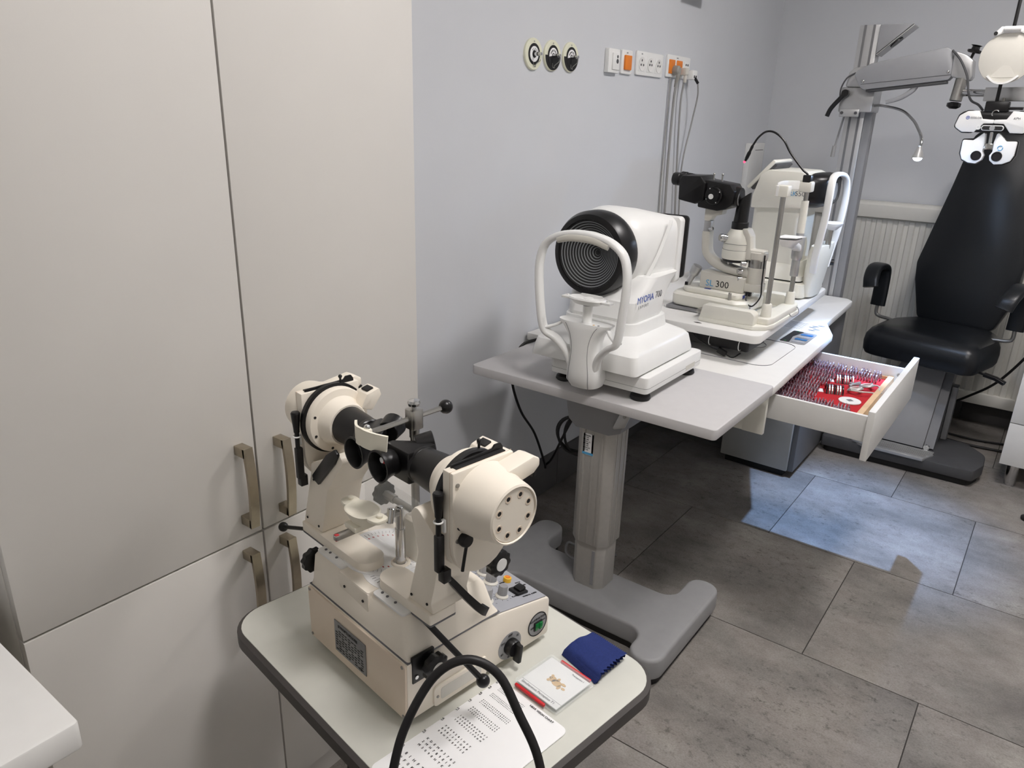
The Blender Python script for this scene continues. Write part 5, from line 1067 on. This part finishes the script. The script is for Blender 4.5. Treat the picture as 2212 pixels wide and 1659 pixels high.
def plate(t, y0, y1, z0, z1): return W('wall_plate', MB().prism(rrect(y0, z0, y1, z1, .005), 'x', XW, XW+.009, .002), 'white', t)
def switch_thing(name, lab, cat, y0, y1):
    return thing(name, lab, cat, (XW, (y0+y1)/2, 1.612), 0, 'wall plates in a row')
t = switch_thing('wall_switch', 'thick white wall switch plate with a round key lock', 'switch', 2.487, 2.567)
W('wall_plate', MB().prism(rrect(2.487, 1.572, 2.567, 1.652, .004), 'x', XW, XW+.018, .003), 'white', t)
W('cover', MB().prism(rrect(2.510, 1.583, 2.558, 1.638, .003), 'x', XW+.017, XW+.023, .0015), 'white', t)
for z, r in ((1.626, .0055), (1.611, .008)): W('key_hole', MB().cyl((XW+.0228, 2.541, z), (XW+.0236, 2.541, z), r, n=18), 'darkgrey', t)
t = switch_thing('wall_switch', 'white wall switch with one large orange rocker', 'switch', 2.597, 2.677); plate(t, 2.597, 2.677, 1.574, 1.656)
W('rocker', MB().prism(rrect(2.613, 1.588, 2.661, 1.638, .003), 'x', XW+.008, XW+.017, .002), 'orange', t); lettering(t, 'SIEC', (XW+.009, 2.630, 1.644), (0, 1, 0), (0, 0, 1), .0065, 'ink_grey')
t = switch_thing('wall_socket', 'white triple wall socket plate with nothing plugged in', 'socket', 2.713, 2.932); plate(t, 2.713, 2.932, 1.577, 1.661)
lettering(t, 'UPS', (XW+.009, 2.745, 1.649), (0, 1, 0), (0, 0, 1), .0065, 'ink_grey')
for i, y in enumerate((2.752, 2.822, 2.892)):
    W('socket_insert', MB().prism(rrect(y-.028, 1.590, y+.028, 1.645, .003), 'x', XW+.008, XW+.0105, .001), 'white', t)
    W('socket_well', MB().lathe([(.0235, 0), (.0245, .0025), (.0225, .0025), (.0215, -.006+.008), (0, .0022)], (XW+.0100, y, 1.617), (1, 0, 0), 32), 'white_matte', t)
    for dy, dz in ((-.0085, 0), (.0085, 0), (0, .013)) if i else ((-.004, .012), (.01, -.004), (-.01, -.004)): W('socket_hole', MB().cyl((XW+.0121, y+dy, 1.617+dz), (XW+.0129, y+dy, 1.617+dz), .0042, n=14), 'darkgrey', t)
t = switch_thing('wall_socket', 'white wall socket plate with two orange sockets holding plugs', 'socket', 2.972, 3.188); plate(t, 2.972, 3.188, 1.584, 1.668)
lettering(t, 'DATA', (XW+.009, 3.052, 1.656), (0, 1, 0), (0, 0, 1), .0065, 'ink_grey')
for y in (3.012, 3.082): W('orange_socket', MB().prism(rrect(y-.026, 1.597, y+.026, 1.650, .003), 'x', XW+.008, XW+.012, .001), 'orange', t)
W('socket_insert', MB().prism(rrect(3.126, 1.597, 3.180, 1.650, .003), 'x', XW+.008, XW+.011, .001), 'white', t)
W('socket_text', MB().bb(XW+.011, XW+.0114, 3.138, 3.150, 1.634, 1.642).bb(XW+.011, XW+.0114, 3.156, 3.168, 1.634, 1.642), 'ink_grey', t)
def cord(y, z, ye, dx, lab, m, ms, r=.0045, kind=0, sway=0.0):
    t = thing('hanging_cable', lab, 'cable', (XW+.01, y, z-.05), 0, 'cables hanging from the wall sockets')
    x = XW+.012
    if kind == 0:
        W('plug', MB().lathe([(.0185, 0), (.0195, .004), (.018, .022), (.012, .028)], (x, y, z), (1, 0, 0), 24).sweep(smooth([(x+.018, y, z), (x+.020, y+.001, z-.022), (x+.014, y+.002, z-.045)], 5), superloop(0, 0, .011, .009, 3, 14), (1, 0, 0), [(1.1-.5*i/10, 1.1-.4*i/10) for i in range(11)]), m, t)
        W('strain_relief', MB().lathe([(.006, 0), (.006, .004), (.0048, .005), (.006, .006), (.0055, .011), (.0045, .012), (.0052, .013), (.0045, .02)], (x+.014, y+.002, z-.043), V(-.2, .03, -1), 14), m, t)
    elif kind == 1:
        W('plug', MB().bb(x, x+.030, y-.013, y+.013, z-.016, z+.012, .004).bb(x+.014, x+.026, y-.007, y+.009, z-.045, z-.012, .004), m, t)
    else:
        W('plug', MB().bb(x, x+.036, y-.022, y+.022, z-.022, z+.014, .004), 'white', t)
        W('usb_port', MB().bb(x+.036, x+.0365, y-.014, y-.004, z-.016, z-.006).bb(x+.036, x+.0365, y+.004, y+.014, z-.016, z-.006), 'ink', t)
        W('usb_plug', MB().cyl((x+.034, y, z-.014), (x+.046, y+.012, z-.036), .006, n=12), 'black', t)
    pts = [(x+.016, y+.002, z-.042), (x+.014, y+.002, z-.065), (x+.010+sway, y+.003, z-.14), (x+.006+sway*1.5, y+(ye-y)*.35, z-.38), (x+.006, y+(ye-y)*.7, z-.62), (x+.008, ye, z-.88)]
    if kind == 2: pts = [(x+.046, y+.012, z-.036), (x+.040, y+.035, z-.09), (x+.02, y+.045, z-.2)]+pts[3:]
    W('cord', MB().tube(smooth(pts, 8), r, 8), ms, t)
cord(3.030, 1.610, 3.075, 0, 'grey power cable with round plug hanging from the first orange socket', 'plug_grey', 'cord_grey', .0055, 0)
cord(3.100, 1.612, 3.200, 0, 'pale grey cable with angled plug hanging from the second orange socket', 'warmgrey', 'cord_grey', .0042, 1)
cord(3.165, 1.604, 3.230, 0, 'thin cable from the white charger at the end of the sockets', 'white', 'cord_grey', .0036, 2)
b = MB(); b.tube(smooth([(XW+.008, 3.012, 1.584), (XW+.008, 3.014, 1.45), (XW+.006, 3.018, 1.2), (XW+.006, 3.03, .95), (XW+.006, 3.05, .72)], 6), .003, 8)
solo('thin_cable', b, 'cord_grey', 'thin grey cable running straight down the wall below the orange sockets', 'cable', (XW+.008, 3.012, 1.5))
# small things high on the wall and in the corner
vb = thing('wall_vent', 'grey box edge on the wall at the top of the picture', 'wall vent', (XW, 3.15, 1.93))
W('box', MB().bb(XW, XW+.06, 3.04, 3.235, 1.895, 2.05, .003), 'greypaint', vb); W('grille', MB().bb(XW+.06, XW+.064, 3.055, 3.22, 1.91, 2.035, .001), 'darkgrey', vb)
wb = thing('wall_box', 'flat white box on the grey wall near the corner, below the black bent cable', 'wall box', (XW, 4.1, 1.2))
W('box', MB().bb(XW, XW+.03, 3.99, 4.20, 1.05, 1.318, .003), 'white_matte', wb); W('lid_line', MB().bb(XW+.03, XW+.0304, 4.06, 4.18, 1.282, 1.2845), 'ink', wb)
